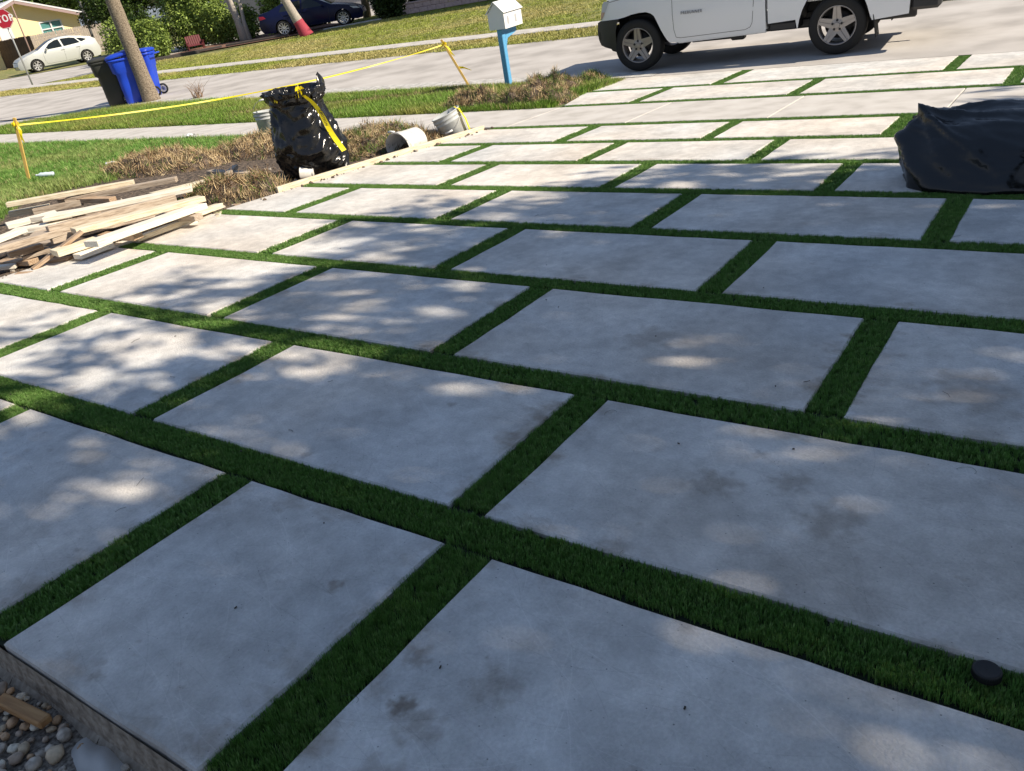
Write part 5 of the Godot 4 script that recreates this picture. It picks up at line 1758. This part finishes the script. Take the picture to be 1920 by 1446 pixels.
func far_side() -> void:
	# stop sign
	var t := pole("stop_sign", "red octagonal stop sign on a thin steel post at the far street corner", "stop sign", G(-39.45, 19.9, 0.02), 3.15, 0.035, M.steel, -RH * 0.06)
	var s := st()
	var R := 0.42
	var oct := func(r: float, z: float) -> Array:
		var o := []
		for i in 8: o.append(Vector3(cos(PI / 8 + i * PI / 4) * r, sin(PI / 8 + i * PI / 4) * r, z))
		return o
	var sb := Basis(RH.rotated(Vector3.UP, 0.15), Vector3.UP, (-AW).rotated(Vector3.UP, 0.15)).orthonormalized()
	var at := Transform3D(sb, Vector3(0, 2.74, 0) - AW * 0.05 - RH * 0.06)
	var o0: Array = oct.call(R, 0.0)
	var o1: Array = oct.call(R, 0.006)
	for i in 8:
		dtri(s, o1[i], o1[(i + 1) % 8], Vector3(0, 0, 0.006), Vector3.BACK)
		dtri(s, o0[i], o0[(i + 1) % 8], Vector3.ZERO, Vector3.FORWARD)
		dquad(s, o0[i], o0[(i + 1) % 8], o1[(i + 1) % 8], o1[i], o0[i])
	var face := obj("sign_plate", s, M.sign_red, t, at)
	s = st()
	var a1: Array = oct.call(R * 0.97, 0.009)
	var a2: Array = oct.call(R * 0.925, 0.009)
	for i in 8: dquad(s, a1[i], a1[(i + 1) % 8], a2[(i + 1) % 8], a2[i], Vector3.BACK)
	obj("white_border", s, M.sign_white, face)
	words_on(face, "STOP", 0.27, Transform3D(Basis(), Vector3(0, 0, 0.011)), M.sign_white)
	# a second thin pole and the dark utility pole by the fence
	pole("thin_pole", "thin brownish pole standing just behind the stop sign, before the yellow house", "pole", G(-54.6, 28.2, 0.0), 3.7, 0.045, mat(lin(0.3, 0.2, 0.17), 0.7))
	pole("utility_pole", "dark slender utility pole in front of the grey fence boards", "utility pole", G(-55.3, 32.9, 0.0), 3.6, 0.09, M.pole_dark)
	# fences: each board its own piece
	fence("grey weathered board fence behind the parked silver car, below the yellow house", G(-62.92, 32.87), G(-60.9, 39.3), 1.9, M.fence_grey)
	fence("dark brown board fence at the left behind the stop sign post", G(-71.0, 32.2), G(-62.95, 32.85), 1.9, M.fence_brown)
	yellow_house()
	# silver hatchback
	var hx := Vector3(0.284, 0, -0.959).normalized()
	var hz := hx.cross(Vector3.UP)
	car("parked_car", "silver-white hatchback parked on the side street in front of the board fence", "car", Transform3D(Basis(hx, Vector3.UP, hz).scaled(Vector3.ONE * 1.06), G(-51.15, 26.49, 0.0) - hz * 0.85), M.silver_paint, {
		"w": 0.86, "belt": 0.96, "nose": -0.92, "tail": 3.52, "wb": 2.66, "r": 0.315, "rim": 0.215, "spokes": 7, "sw": 0.03, "mirror": V(0.72, 1.02), "handles": [1.55, 2.35],
		"body": [V(-0.62, 0.22), V(-0.86, 0.24), V(-0.92, 0.42), V(-0.88, 0.62), V(-0.74, 0.74), V(-0.4, 0.86), V(0.0, 0.96), V(0.3, 1.04), V(0.65, 1.22), V(1.0, 1.38), V(1.35, 1.47), V(1.75, 1.495), V(2.2, 1.47), V(2.7, 1.38), V(3.2, 1.23), V(3.42, 1.12), V(3.45, 0.9), V(3.52, 0.7), V(3.52, 0.42), V(3.4, 0.24), V(3.05, 0.22)],
		"skins": [["front_bumper", [V(-0.62, 0.22), V(-0.86, 0.24), V(-0.92, 0.42), V(-0.88, 0.62), V(-0.74, 0.74)], M.silver_paint, 0.05], ["hood", [V(-0.74, 0.74), V(-0.4, 0.86), V(0.0, 0.96), V(0.3, 1.04)], M.silver_paint, 0.04], ["windshield", [V(0.3, 1.04), V(0.65, 1.22), V(1.0, 1.38), V(1.25, 1.448)], M.glass, 0.04], ["roof", [V(1.25, 1.448), V(1.35, 1.47), V(1.75, 1.495), V(2.2, 1.47)], M.silver_paint, 0.03], ["rear_window", [V(2.2, 1.47), V(2.7, 1.38), V(3.2, 1.23)], M.glass, 0.03], ["tailgate", [V(3.2, 1.23), V(3.42, 1.12), V(3.45, 0.9), V(3.52, 0.7), V(3.52, 0.42), V(3.4, 0.24)], M.silver_paint, 0.03], ["grille", [V(-0.865, 0.26), V(-0.918, 0.40)], M.trim, 0.056]],
		"windows": [[V(0.62, 1.0), V(0.98, 1.27), V(1.32, 1.39), V(1.52, 1.41), V(1.58, 1.01)], [V(1.66, 1.01), V(1.62, 1.41), V(2.1, 1.39), V(2.36, 1.33), V(2.55, 1.06)], [V(2.44, 1.31), V(2.63, 1.08), V(2.98, 1.16), V(2.7, 1.27)]],
		"lamps": [["headlamp", [V(-0.80, 0.66), V(-0.5, 0.70), V(-0.32, 0.84), V(-0.62, 0.78)], M.lamp]],
		"seams": [[V(0.5, 0.98), V(0.48, 0.5), V(0.55, 0.32), V(1.55, 0.3), V(1.6, 0.98)], [V(1.6, 0.3), V(2.2, 0.3), V(2.35, 0.7), V(2.6, 1.05)]]})
	# dark blue sedan
	hx = Vector3(-0.807, 0, 0.59).normalized()
	hz = hx.cross(Vector3.UP)
	car("parked_car", "dark blue sedan parked in the shaded yard behind the red-based palm", "car", Transform3D(Basis(hx, Vector3.UP, hz), G(-29.45, 29.85, 0.04) + hz * 0.8), M.navy_paint, {
		"w": 0.88, "belt": 0.95, "nose": -0.93, "tail": 3.9, "wb": 2.80, "r": 0.335, "rim": 0.245, "spokes": 10, "sw": 0.026, "mirror": V(0.82, 1.0), "handles": [1.72, 2.55],
		"body": [V(-0.62, 0.2), V(-0.86, 0.22), V(-0.93, 0.42), V(-0.9, 0.6), V(-0.78, 0.7), V(-0.4, 0.83), V(0.1, 0.93), V(0.42, 0.98), V(0.85, 1.2), V(1.25, 1.37), V(1.6, 1.44), V(2.0, 1.45), V(2.4, 1.42), V(2.9, 1.28), V(3.35, 1.12), V(3.78, 1.06), V(3.86, 1.0), V(3.84, 0.8), V(3.9, 0.62), V(3.88, 0.4), V(3.76, 0.24), V(3.2, 0.2)],
		"skins": [["front_bumper", [V(-0.62, 0.2), V(-0.86, 0.22), V(-0.93, 0.42), V(-0.9, 0.6), V(-0.78, 0.7)], M.navy_paint, 0.05], ["hood", [V(-0.78, 0.7), V(-0.4, 0.83), V(0.1, 0.93), V(0.42, 0.98)], M.navy_paint, 0.03], ["windshield", [V(0.42, 0.98), V(0.85, 1.2), V(1.25, 1.37), V(1.45, 1.41)], M.glass, 0.03], ["roof", [V(1.45, 1.41), V(1.6, 1.44), V(2.0, 1.45), V(2.4, 1.42)], M.navy_paint, 0.02], ["rear_window", [V(2.4, 1.42), V(2.9, 1.28), V(3.35, 1.12)], M.glass, 0.02], ["boot_lid", [V(3.35, 1.12), V(3.78, 1.06), V(3.86, 1.0), V(3.84, 0.8), V(3.9, 0.62), V(3.88, 0.4), V(3.76, 0.24)], M.navy_paint, 0.02]],
		"windows": [[V(0.78, 0.98), V(1.1, 1.2), V(1.4, 1.34), V(1.72, 1.36), V(1.78, 0.99)], [V(1.86, 0.99), V(1.81, 1.36), V(2.3, 1.34), V(2.72, 1.22), V(2.85, 1.02)]],
		"lamps": [["headlamp", [V(-0.84, 0.62), V(-0.55, 0.66), V(-0.4, 0.78), V(-0.7, 0.72)], M.lamp], ["tail_lamp", [V(3.5, 0.86), V(3.82, 0.82), V(3.84, 0.98), V(3.6, 0.96)], M.sign_red]],
		"seams": [[V(0.6, 0.95), V(0.58, 0.5), V(0.66, 0.3), V(1.74, 0.28), V(1.82, 0.96)], [V(1.8, 0.28), V(2.4, 0.28), V(2.55, 0.6), V(2.82, 1.0)]]})
	s = st()
	box(s, G(-30.6, 29.1, 0.03), Vector3(6.2, 0.08, 0.5), yaw(0.632), 0.02)
	tag(obj("parking_strip", s, M.walk, self), "narrow concrete strip under the dark blue sedan", "kerb")
	palm("pale palm trunk with red-painted base leaning in front of the dark blue sedan", G(-29.2, 27.15, 0.04), G(-29.2, 27.15, 1.7) - RH * 0.60 , 0.235, 0.17, M.bark_pale, 6.5, true)
	# red garden seat under the bushes
	var fb := Basis(RH.rotated(Vector3.UP, 0.5), Vector3.UP, (-AW).rotated(Vector3.UP, 0.5)).orthonormalized()
	t = thing("garden_seat", "dark red slatted garden seat under the bushes across the street", "garden seat", Transform3D(fb.scaled(Vector3.ONE * 0.74), G(-36.75, 26.9, 0.05)))
	for i in 6:
		s = st()
		box(s, Vector3(0, 0.34 - 0.012 * i, -0.28 + i * 0.115), Vector3(0.95, 0.025, 0.1), Basis(), 0.006)
		obj("seat_slat", s, M.bench, t)
	for i in 7:
		s = st()
		box(s, Vector3(-0.42 + i * 0.14, 0.60, -0.40), Vector3(0.115, 0.62 - 0.02 * absf(i - 3.0), 0.025), Basis(Vector3.RIGHT, -0.35), 0.006)
		obj("back_slat", s, M.bench, t)
	for k in [-1.0, 1.0]:
		s = st()
		box(s, Vector3(k * 0.52, 0.50, -0.02), Vector3(0.11, 0.03, 0.75), Basis(), 0.006)
		box(s, Vector3(k * 0.50, 0.25, 0.26), Vector3(0.05, 0.5, 0.08), Basis(), 0.006)
		box(s, Vector3(k * 0.50, 0.22, -0.28), Vector3(0.05, 0.45, 0.08), Basis(Vector3.RIGHT, 0.2), 0.006)
		obj("arm_frame", s, M.bench, t)
	# timber edging of the planting bed
	for q in [[-36.1, 23.6, -33.9, 26.2, "dark timber edging along the front of the mulch bed, street end"], [-33.8, 26.35, -31.2, 27.9, "dark timber edging along the mulch bed towards the red-based palm"]]:
		var a := G(q[0], q[1], 0.08)
		var b := G(q[2], q[3], 0.08)
		s = st()
		box(s, Vector3.ZERO, Vector3(a.distance_to(b), 0.16, 0.13), Basis(), 0.02)
		tag(obj("timber_edging", s, M.timber, self, Transform3D(basis_from(b - a, Vector3.UP), (a + b) * 0.5)), q[4], "edging")
	# low planter wall of the grey house: courses of blocks
	t = thing("planter_wall", "low pinkish block planter wall at the top of the shaded lawn", "garden wall", Transform3D(basis_from(G(-23.3, 33.75) - G(-27.3, 31.5), Vector3.UP), G(-27.3, 31.5, 0.0)), "")
	for r in 2:
		for i in 11:
			s = st()
			box(s, Vector3(0.2 + i * 0.4 + 0.2 * r, 0.14 + r * 0.215, -0.1), Vector3(0.392, 0.205, 0.2), Basis(), 0.012)
			obj("block", s, M.planter, t)
	s = st()
	box(s, Vector3(2.4, 0.492, -0.1), Vector3(4.9, 0.06, 0.28), Basis(), 0.01)
	obj("coping", s, M.planter, t)
	grey_house()
	plants()

func fence(label: String, a: Vector3, b: Vector3, h: float, mt: Material) -> void:
	var t := thing("board_fence", label, "fence", Transform3D(basis_from(b - a, Vector3.UP), a))
	var l := a.distance_to(b)
	var shapes := []
	for k in 4:
		var s := st()
		var hh := h + rf(-0.04, 0.03)
		var poly := [V(-0.066, 0), V(0.066, 0), V(0.066, hh - 0.05), V(0.035, hh), V(-0.035, hh), V(-0.066, hh - 0.05)]
		for z in [-0.01, 0.01]:
			for i in range(1, 5): dtri(s, Vector3(poly[0].x, poly[0].y, z), Vector3(poly[i].x, poly[i].y, z), Vector3(poly[i + 1].x, poly[i + 1].y, z), Vector3(0, 0, z))
		for i in 6:
			var p: Vector2 = poly[i]
			var q: Vector2 = poly[(i + 1) % 6]
			dquad(s, Vector3(p.x, p.y, 0.01), Vector3(q.x, q.y, 0.01), Vector3(q.x, q.y, -0.01), Vector3(p.x, p.y, -0.01), Vector3((p + q).x, (p + q).y - h, 0))
		shapes.append(done(s))
	var x := 0.07
	while x < l:
		put("fence_board", shapes[rng.randi() % 4], mt, t, Transform3D(Basis(Vector3.BACK, rf(-0.008, 0.008)), Vector3(x, 0.02, rf(-0.006, 0.006))))
		x += 0.142
	for y in [0.4, h - 0.35]:
		var s := st()
		box(s, Vector3(l * 0.5, y, -0.04), Vector3(l, 0.09, 0.04), Basis(), 0.0)
		obj("rail", s, mt, t)

func yellow_house() -> void:
	# gable wall square to the street corner; local x along the wall, z towards the viewer
	var c := G(-65.41, 38.3, 0)
	var xb := RH.normalized()
	var t := thing("house", "yellow house with a low white gable roof and one four-pane window", "house", Transform3D(Basis(Vector3(0.3, 0, -0.954), Vector3.UP, Vector3(0.954, 0, 0.3)).orthonormalized(), c))
	var s := st()
	var x0 := -8.0
	var x1 := 0.0
	var ridge := -4.0
	var ye := 2.75
	var yr := 4.2
	# wall with a hole for the window
	var wx0 := -2.78
	var wx1 := -1.28
	var wy0 := 1.62
	var wy1 := 2.62
	var w := [V(wx0, wy0), V(wx1, wy0), V(wx1, wy1), V(wx0, wy1)]
	for q in [[x0, wx0, -0.1, 5.0], [wx1, x1, -0.1, 5.0], [wx0, wx1, -0.1, wy0], [wx0, wx1, wy1, 5.0]]:
		var r := PackedVector2Array([V(q[0], q[2]), V(q[1], q[2]), V(q[1], q[3]), V(q[0], q[3])])
		var g := PackedVector2Array([V(x0, -0.1), V(x1, -0.1), V(x1, ye), V(ridge, yr), V(x0, ye)])
		for piece in Geometry2D.intersect_polygons(g, r):
			var k := Geometry2D.triangulate_polygon(piece)
			for i in range(0, k.size(), 3):
				dtri(s, Vector3(piece[k[i]].x, piece[k[i]].y, 0), Vector3(piece[k[i + 1]].x, piece[k[i + 1]].y, 0), Vector3(piece[k[i + 2]].x, piece[k[i + 2]].y, 0), Vector3.BACK)
	for i in 4:
		var p: Vector2 = w[i]
		var q: Vector2 = w[(i + 1) % 4]
		dquad(s, Vector3(p.x, p.y, 0), Vector3(q.x, q.y, 0), Vector3(q.x, q.y, -0.15), Vector3(p.x, p.y, -0.15), Vector3(-2.03 - (p.x + q.x) * 0.5, 2.1 - (p.y + q.y) * 0.5, 0))
	dquad(s, Vector3(x1, -0.1, 0), Vector3(x1, ye, 0), Vector3(x1, ye, -12), Vector3(x1, -0.1, -12), Vector3.RIGHT)
	dquad(s, Vector3(x0, -0.1, 0), Vector3(x0, ye, 0), Vector3(x0, ye, -12), Vector3(x0, -0.1, -12), Vector3.LEFT)
	dquad(s, Vector3(x0, -0.1, -12), Vector3(x1, -0.1, -12), Vector3(x1, ye, -12), Vector3(x0, ye, -12), Vector3.FORWARD)
	dtri(s, Vector3(x0, ye, -12), Vector3(x1, ye, -12), Vector3(ridge, yr, -12), Vector3.FORWARD)
	obj("wall", s, M.house, t)
	var wn := Node3D.new()
	wn.name = "window"
	t.add_child(wn)
	s = st()
	var mx := (wx0 + wx1) * 0.5
	var my := (wy0 + wy1) * 0.5
	for q in [[mx, wy0, wx1 - wx0, 0.09], [mx, wy1, wx1 - wx0, 0.09], [mx, my, wx1 - wx0, 0.09]]: box(s, Vector3(q[0], q[1], -0.03), Vector3(q[2], q[3], 0.08), Basis(), 0.01)
	for q in [wx0, wx1, mx]: box(s, Vector3(q, my, -0.025), Vector3(0.10, wy1 - wy0, 0.085), Basis(), 0.01)
	obj("frame", s, M.roof_white, wn)
	for i in 2:
		for j in 2:
			s = st()
			box(s, Vector3(lerpf(wx0, mx, 0.5) + i * (mx - wx0), lerpf(wy0, my, 0.5) + j * (my - wy0), -0.08), Vector3(mx - wx0 - 0.06, my - wy0 - 0.06, 0.01), Basis(), 0.0)
			obj("pane", s, M.pane, wn)
	s = st()
	box(s, Vector3(mx, wy0 - 0.09, 0.04), Vector3(wx1 - wx0 + 0.3, 0.08, 0.12), Basis(), 0.01)
	obj("sill", s, M.house, wn)
	for k in [0, 1]:
		var ex := x1 + 0.7 if k else x0 - 0.7
		var sl := Vector2(ex - ridge, -(yr - ye) * absf(ex - ridge) / (x1 - ridge if k else ridge - x0))
		var an := atan2(sl.y, sl.x) if k else atan2(-sl.y, -sl.x)
		s = st()
		box(s, Vector3(ridge + sl.x * 0.5, yr + 0.16 + sl.y * 0.5, -5.7), Vector3(sl.length(), 0.10, 13.0), Basis(Vector3.BACK, an), 0.0)
		obj("roof", s, M.roof_white, t)
		s = st()
		box(s, Vector3(ridge + sl.x * 0.5, yr + 0.0 + sl.y * 0.5, 0.76), Vector3(sl.length(), 0.20, 0.04), Basis(Vector3.BACK, an), 0.0)
		obj("fascia", s, M.fascia, t)
	s = st()
	box(s, Vector3(-5.2, 1.9, 0.03), Vector3(0.9, 1.6, 0.05), Basis(), 0.01)
	obj("shutter", s, M.roof_white, t)

func grey_house() -> void:
	# long low house at the back of the yard, mostly above the view
	var t := thing("house", "grey single-storey house in shade behind the dark blue sedan and hedges", "house", Transform3D(Basis(RH.normalized(), Vector3.UP, -AW.normalized()).orthonormalized(), G(-36.6, 42.4, 0)))
	var s := st()
	box(s, Vector3(-1.2, 1.5, -4.0), Vector3(20.0, 3.2, 8.0), Basis(), 0.0)
	obj("wall", s, M.stucco_grey, t)
	s = st()
	box(s, Vector3(-1.2, 3.25, -4.0), Vector3(21.6, 0.22, 9.8), Basis(), 0.0)
	obj("roof", s, M.stucco_dark, t)
	for q in [[-7.4, 1.5, 2.0, 1.3], [-1.2, 1.5, 1.4, 1.3], [3.5, 1.1, 1.0, 2.1]]:
		var w := Node3D.new()
		w.name = part_name("window", t)
		t.add_child(w)
		s = st()
		for k in [-1.0, 1.0]:
			box(s, Vector3(q[0] + k * q[2] * 0.5, q[1], 0.03), Vector3(0.08, q[3] + 0.08, 0.08), Basis(), 0.0)
			box(s, Vector3(q[0], q[1] + k * q[3] * 0.5, 0.034), Vector3(q[2] - 0.08, 0.08, 0.07), Basis(), 0.0)
		box(s, Vector3(q[0], q[1], 0.03), Vector3(0.06, q[3] - 0.1, 0.05), Basis(), 0.0)
		box(s, Vector3(q[0], q[1], 0.024), Vector3(q[2] - 0.1, 0.06, 0.03), Basis(), 0.0)
		obj("frame", s, M.roof_white, w)
		s = st()
		box(s, Vector3(q[0], q[1], 0.006), Vector3(q[2] - 0.08, q[3] - 0.08, 0.01), Basis(), 0.0)
		obj("pane", s, M.glass, w)

func plants() -> void:
	var lm := leaf_mesh(9, 0.17, 0.16, 0.075)
	var lb := leaf_mesh(9, 0.26, 0.2, 0.10)
	var dk := Color(0.025, 0.045, 0.012)
	var mid := Color(0.07, 0.12, 0.02)
	var lt := Color(0.16, 0.21, 0.045)
	var P := func(x: float, z: float, y: float) -> Vector3: return G(x, z, y)
	# big dark tree that hangs over the fence end
	clump("shade_tree", "dark dense tree overhanging the end of the grey board fence", "tree", "", [[P.call(-51.0, 32.0, 2.9), Vector3(1.5, 1.3, 1.4)], [P.call(-49.4, 32.4, 1.6), Vector3(0.9, 1.5, 1.0)], [P.call(-49.8, 33.5, 3.6), Vector3(1.9, 1.3, 1.5)], [P.call(-51.9, 32.0, 3.9), Vector3(1.4, 0.9, 1.2)]], 2600, lb, dk, mid,
		[[[P.call(-49.6, 32.6, -0.1), P.call(-49.7, 32.6, 1.2), P.call(-50.4, 32.4, 2.6), P.call(-51.2, 32.2, 3.4)], [0.17, 0.14, 0.1, 0.04]], [[P.call(-49.7, 32.6, 1.2), P.call(-49.4, 33.0, 2.6), P.call(-49.3, 33.3, 3.8)], [0.12, 0.08, 0.03]]], M.bark)
	# reaching twigs with sparse leaves before the yellow wall
	clump("tree_branch", "sparse reddish twigs of a small tree in front of the yellow wall by its window", "tree", "", [[P.call(-53.0, 31.6, 2.3), Vector3(0.7, 0.45, 0.5)]], 60, lm, Color(0.1, 0.06, 0.03), mid,
		[[[P.call(-51.9, 31.9, 0.0), P.call(-52.1, 31.8, 1.6), P.call(-52.8, 31.6, 2.5), P.call(-53.5, 31.5, 2.7)], [0.035, 0.03, 0.02, 0.008]], [[P.call(-52.3, 31.8, 1.9), P.call(-53.0, 31.6, 2.0), P.call(-53.6, 31.5, 1.9)], [0.02, 0.012, 0.005]]], M.bark)
	# bright bushes along the mulch bed
	var bushes := [
		["tall leafy bush behind the blue bins, closest to the palm trunk", -41.8, 26.6, 1.15, 1.35, 0.75],
		["round bright bush to the right of the leaning palm trunk", -40.2, 27.0, 1.0, 1.1, 0.7],
		["tall hedge bush with pale stems over the garden seat", -39.7, 28.9, 1.6, 1.5, 0.8],
		["bright low bush at the street end of the mulch bed", -38.9, 26.3, 0.55, 0.75, 0.6],
		["green bush between the garden seat and the many-stemmed tree", -37.7, 29.2, 1.0, 1.05, 0.8],
		["upper bush mass behind the garden seat under the grey eave", -40.8, 31.0, 2.3, 1.5, 0.9],
		["bush at the foot of the many-stemmed tree, partly yellow", -36.2, 29.6, 0.9, 0.95, 0.6],
		["loose light green bush beside the tail of the dark blue sedan", -34.7, 30.4, 1.35, 0.65, 0.9]]
	for b in bushes:
		clump("bush", b[0], "bush", "bushes across the street", [[P.call(b[1], b[2], b[3] * 0.9), Vector3(b[4], b[3] * 0.95, b[4] * 0.8)], [P.call(b[1] + b[4] * 0.5, b[2] - 0.3, b[3] * 0.6), Vector3(b[4] * 0.7, b[3] * 0.6, b[4] * 0.6)]], int(620 * b[4]), lm, mid.lerp(lt, 0.2), lt * 1.8, [[[P.call(b[1], b[2], -0.05), P.call(b[1] + 0.1, b[2], b[3])], [0.04, 0.015]]], M.bark_pale)
	# bush leaves hide a palm with hanging dry fronds
	clump("fan_palm", "yellowish fan palm with hanging dry fronds among the bushes", "palm tree", "", [[P.call(-40.9, 29.6, 2.6), Vector3(1.0, 0.6, 0.8)]], 260, leaf_mesh(7, 0.2, 0.5, 0.05), Color(0.16, 0.15, 0.05), Color(0.3, 0.26, 0.12), [[[P.call(-40.9, 29.6, 0), P.call(-40.9, 29.6, 2.5)], [0.14, 0.12]]], M.bark_pale)
	# tree with several stems
	clump("multi_stem_tree", "pale many-stemmed tree at the end of the mulch bed near the sedan", "tree", "", [[P.call(-36.8, 30.2, 6.2), Vector3(1.9, 1.2, 1.7)]], 1100, lb, dk, lt,
		[[[P.call(-35.15, 28.7, 0), P.call(-35.45, 28.8, 1.0), P.call(-36.0, 29.0, 2.4), P.call(-36.6, 29.4, 5.6)], [0.22, 0.15, 0.13, 0.08]], [[P.call(-35.5, 28.75, 0), P.call(-35.75, 28.9, 0.9), P.call(-36.4, 29.1, 2.6), P.call(-37.2, 29.8, 5.3)], [0.14, 0.1, 0.06, 0.04]], [[P.call(-34.95, 28.75, 0), P.call(-35.2, 28.9, 0.9), P.call(-35.4, 29.2, 2.5), P.call(-35.9, 29.7, 5.4)], [0.13, 0.09, 0.07, 0.04]]], M.bark_pale)
	# hedge and dark shrubs by the grey house
	var hs := [["dark clipped hedge beside the nose of the blue sedan", -27.9, 31.4, 0.9, 0.75], ["dark shrub behind the planter wall, sedan end", -27.2, 33.3, 1.1, 0.95], ["dark shrub behind the middle of the planter wall", -25.3, 34.4, 1.1, 1.1], ["dark shrub behind the far end of the planter wall", -23.2, 35.6, 1.1, 1.1], ["dark shrub at the corner of the shaded lawn past the planter wall", -21.2, 36.6, 0.9, 1.1], ["deep green shrub in the shade behind the sedan's tail", -33.9, 32.2, 1.1, 1.1]]
	for b in hs:
		clump("shrub", b[0], "shrub", "dark shrubs by the grey house", [[P.call(b[1], b[2], b[3] * 0.75), Vector3(b[4], b[3] * 0.8, b[4])]], 900, lm, dk * 0.8, mid * 0.6, [[[P.call(b[1], b[2], -0.05), P.call(b[1], b[2], b[3] * 0.7)], [0.04, 0.02]]], M.bark)
	# trees further back whose tops shade the yard and close the view
	var back := [["low branching tree right over the dark blue sedan", -29.6, 32.2, 4.9, 2.2, -31.5, 33.6], ["tall dark tree behind the grey house roof", -44.0, 52.0, 6.0, 4.0, -44.0, 52.0], ["broad tree shading the lawn by the planter wall", -16.5, 35.6, 7.0, 3.2, -14.0, 39.0], ["spreading tree shading the blue sedan and its yard", -20.6, 33.6, 7.4, 3.3, -17.0, 38.5], ["tree behind the yellow house roof, street side", -90.0, 50.0, 4.6, 4.2, -90.0, 50.0], ["tree behind the grey fence and the yellow house corner", -66.0, 48.0, 3.6, 3.0, -66.0, 48.0]]
	for b in back:
		clump("background_tree", b[0], "tree", "trees behind the houses", [[P.call(b[1], b[2], b[3]), Vector3(b[4], b[4] * 0.55, b[4])], [P.call(b[1] + b[4] * 0.5, b[2] + 0.6, b[3] + 1.0), Vector3(b[4] * 0.7, b[4] * 0.45, b[4] * 0.7)]], 2600, leaf_mesh(9, 0.4, 0.3, 0.14), dk, mid, [[[P.call(b[5], b[6], -0.1), P.call(lerpf(b[5], b[1], 0.4), lerpf(b[6], b[2], 0.4), b[3] * 0.5), P.call(b[1], b[2] + 0.2, b[3])], [0.22, 0.17, 0.08]]], M.bark)

# long drooping leaflets that mostly run the same way, as on windblown branches
func frond_leaves() -> ArrayMesh:
	var s := st()
	for i in 9:
		var c := Vector3(rf(-0.22, 0.22), rf(-0.10, 0.10), rf(-0.16, 0.16))
		var d := Vector3(1.0 if rng.randf() < 0.5 else -1.0, rf(-0.45, 0.15), rf(-0.35, 0.35)).normalized()
		var side := d.cross(Vector3(rf(-0.4, 0.4), 1, rf(-0.4, 0.4))).normalized() * 0.03
		var l := rf(0.2, 0.34)
		var m := c + d * l * 0.45
		tri(s, c, m + side, c + d * l); tri(s, c, c + d * l, m - side)
	return done(s)

# trees beside the house whose crowns throw the dappled shade over the driveway
func shade_trees() -> void:
	var lm := frond_leaves()
	var spec := [
		["broad oak to the right of the driveway, its crown shading the slabs", 6.7, 4.9, 6.2, [[0.8, 0, 0, 2.4, 1.7, 2.5], [-0.8, 0.8, -1.6, 1.8, 1.1, 1.5], [1.2, 0.6, 1.8, 1.8, 1.2, 1.6], [-0.6, 1.0, 1.6, 1.6, 1.0, 1.5], [-2.9, -0.3, -1.0, 2.3, 0.9, 2.3, 0.5], [-2.0, -0.2, 1.8, 2.0, 0.9, 1.6, 0.5], [-0.2, 0.2, 2.6, 1.9, 1.1, 1.6]]],
		["oak behind the first one on the house side of the driveway", 7.4, 0.9, 6.2, [[0, 0, 0, 2.9, 1.8, 2.6], [-1.6, 0.6, 0.6, 1.9, 1.2, 1.7], [0.8, 0.8, -1.4, 1.9, 1.2, 1.7]]],
		["oak by the street side of the first one, off the driveway", 8.9, 6.6, 5.6, [[0, 0, 0, 2.4, 1.6, 2.2], [1.2, 0.5, -0.8, 1.8, 1.2, 1.6]]],
		["slender tree by the street on the far side of the oaks", 7.2, 10.9, 5.2, [[0, 0, 0, 1.7, 1.0, 1.4]]],
		["oak at the house corner behind the slabs", 4.2, -3.0, 6.2, [[0, 0, 0, 2.8, 1.7, 2.6], [-1.8, 0.4, 0.4, 1.8, 1.1, 1.7]]]]
	for q in spec:
		var blobs := []
		var c := D(q[1], q[2], 0.0)
		for b in q[4]: blobs.append([c + Vector3(b[0], q[3] + b[1], -b[2]), Vector3(b[3], b[4], b[5]), b[6] if b.size() > 6 else 1.0])
		var limbs := [[[c + Vector3(0.3, -0.2, 0), c + Vector3(0.35, 2.0, 0.1), c + Vector3(0.1, q[3] - 1.2, 0)], [0.26, 0.2, 0.14]]]
		for b in blobs: limbs.append([[c + Vector3(0.3, 2.4, 0.1), ((b[0] as Vector3) + c + Vector3(0, 3.2, 0)) * 0.5, b[0]], [0.13, 0.08, 0.03]])
		clump("oak_tree", q[0], "tree", "oaks beside the driveway", blobs, -100 if q[4].size() > 1 else -60, lm, Color(0.03, 0.055, 0.012), Color(0.08, 0.12, 0.03), limbs, M.bark, 0.5)
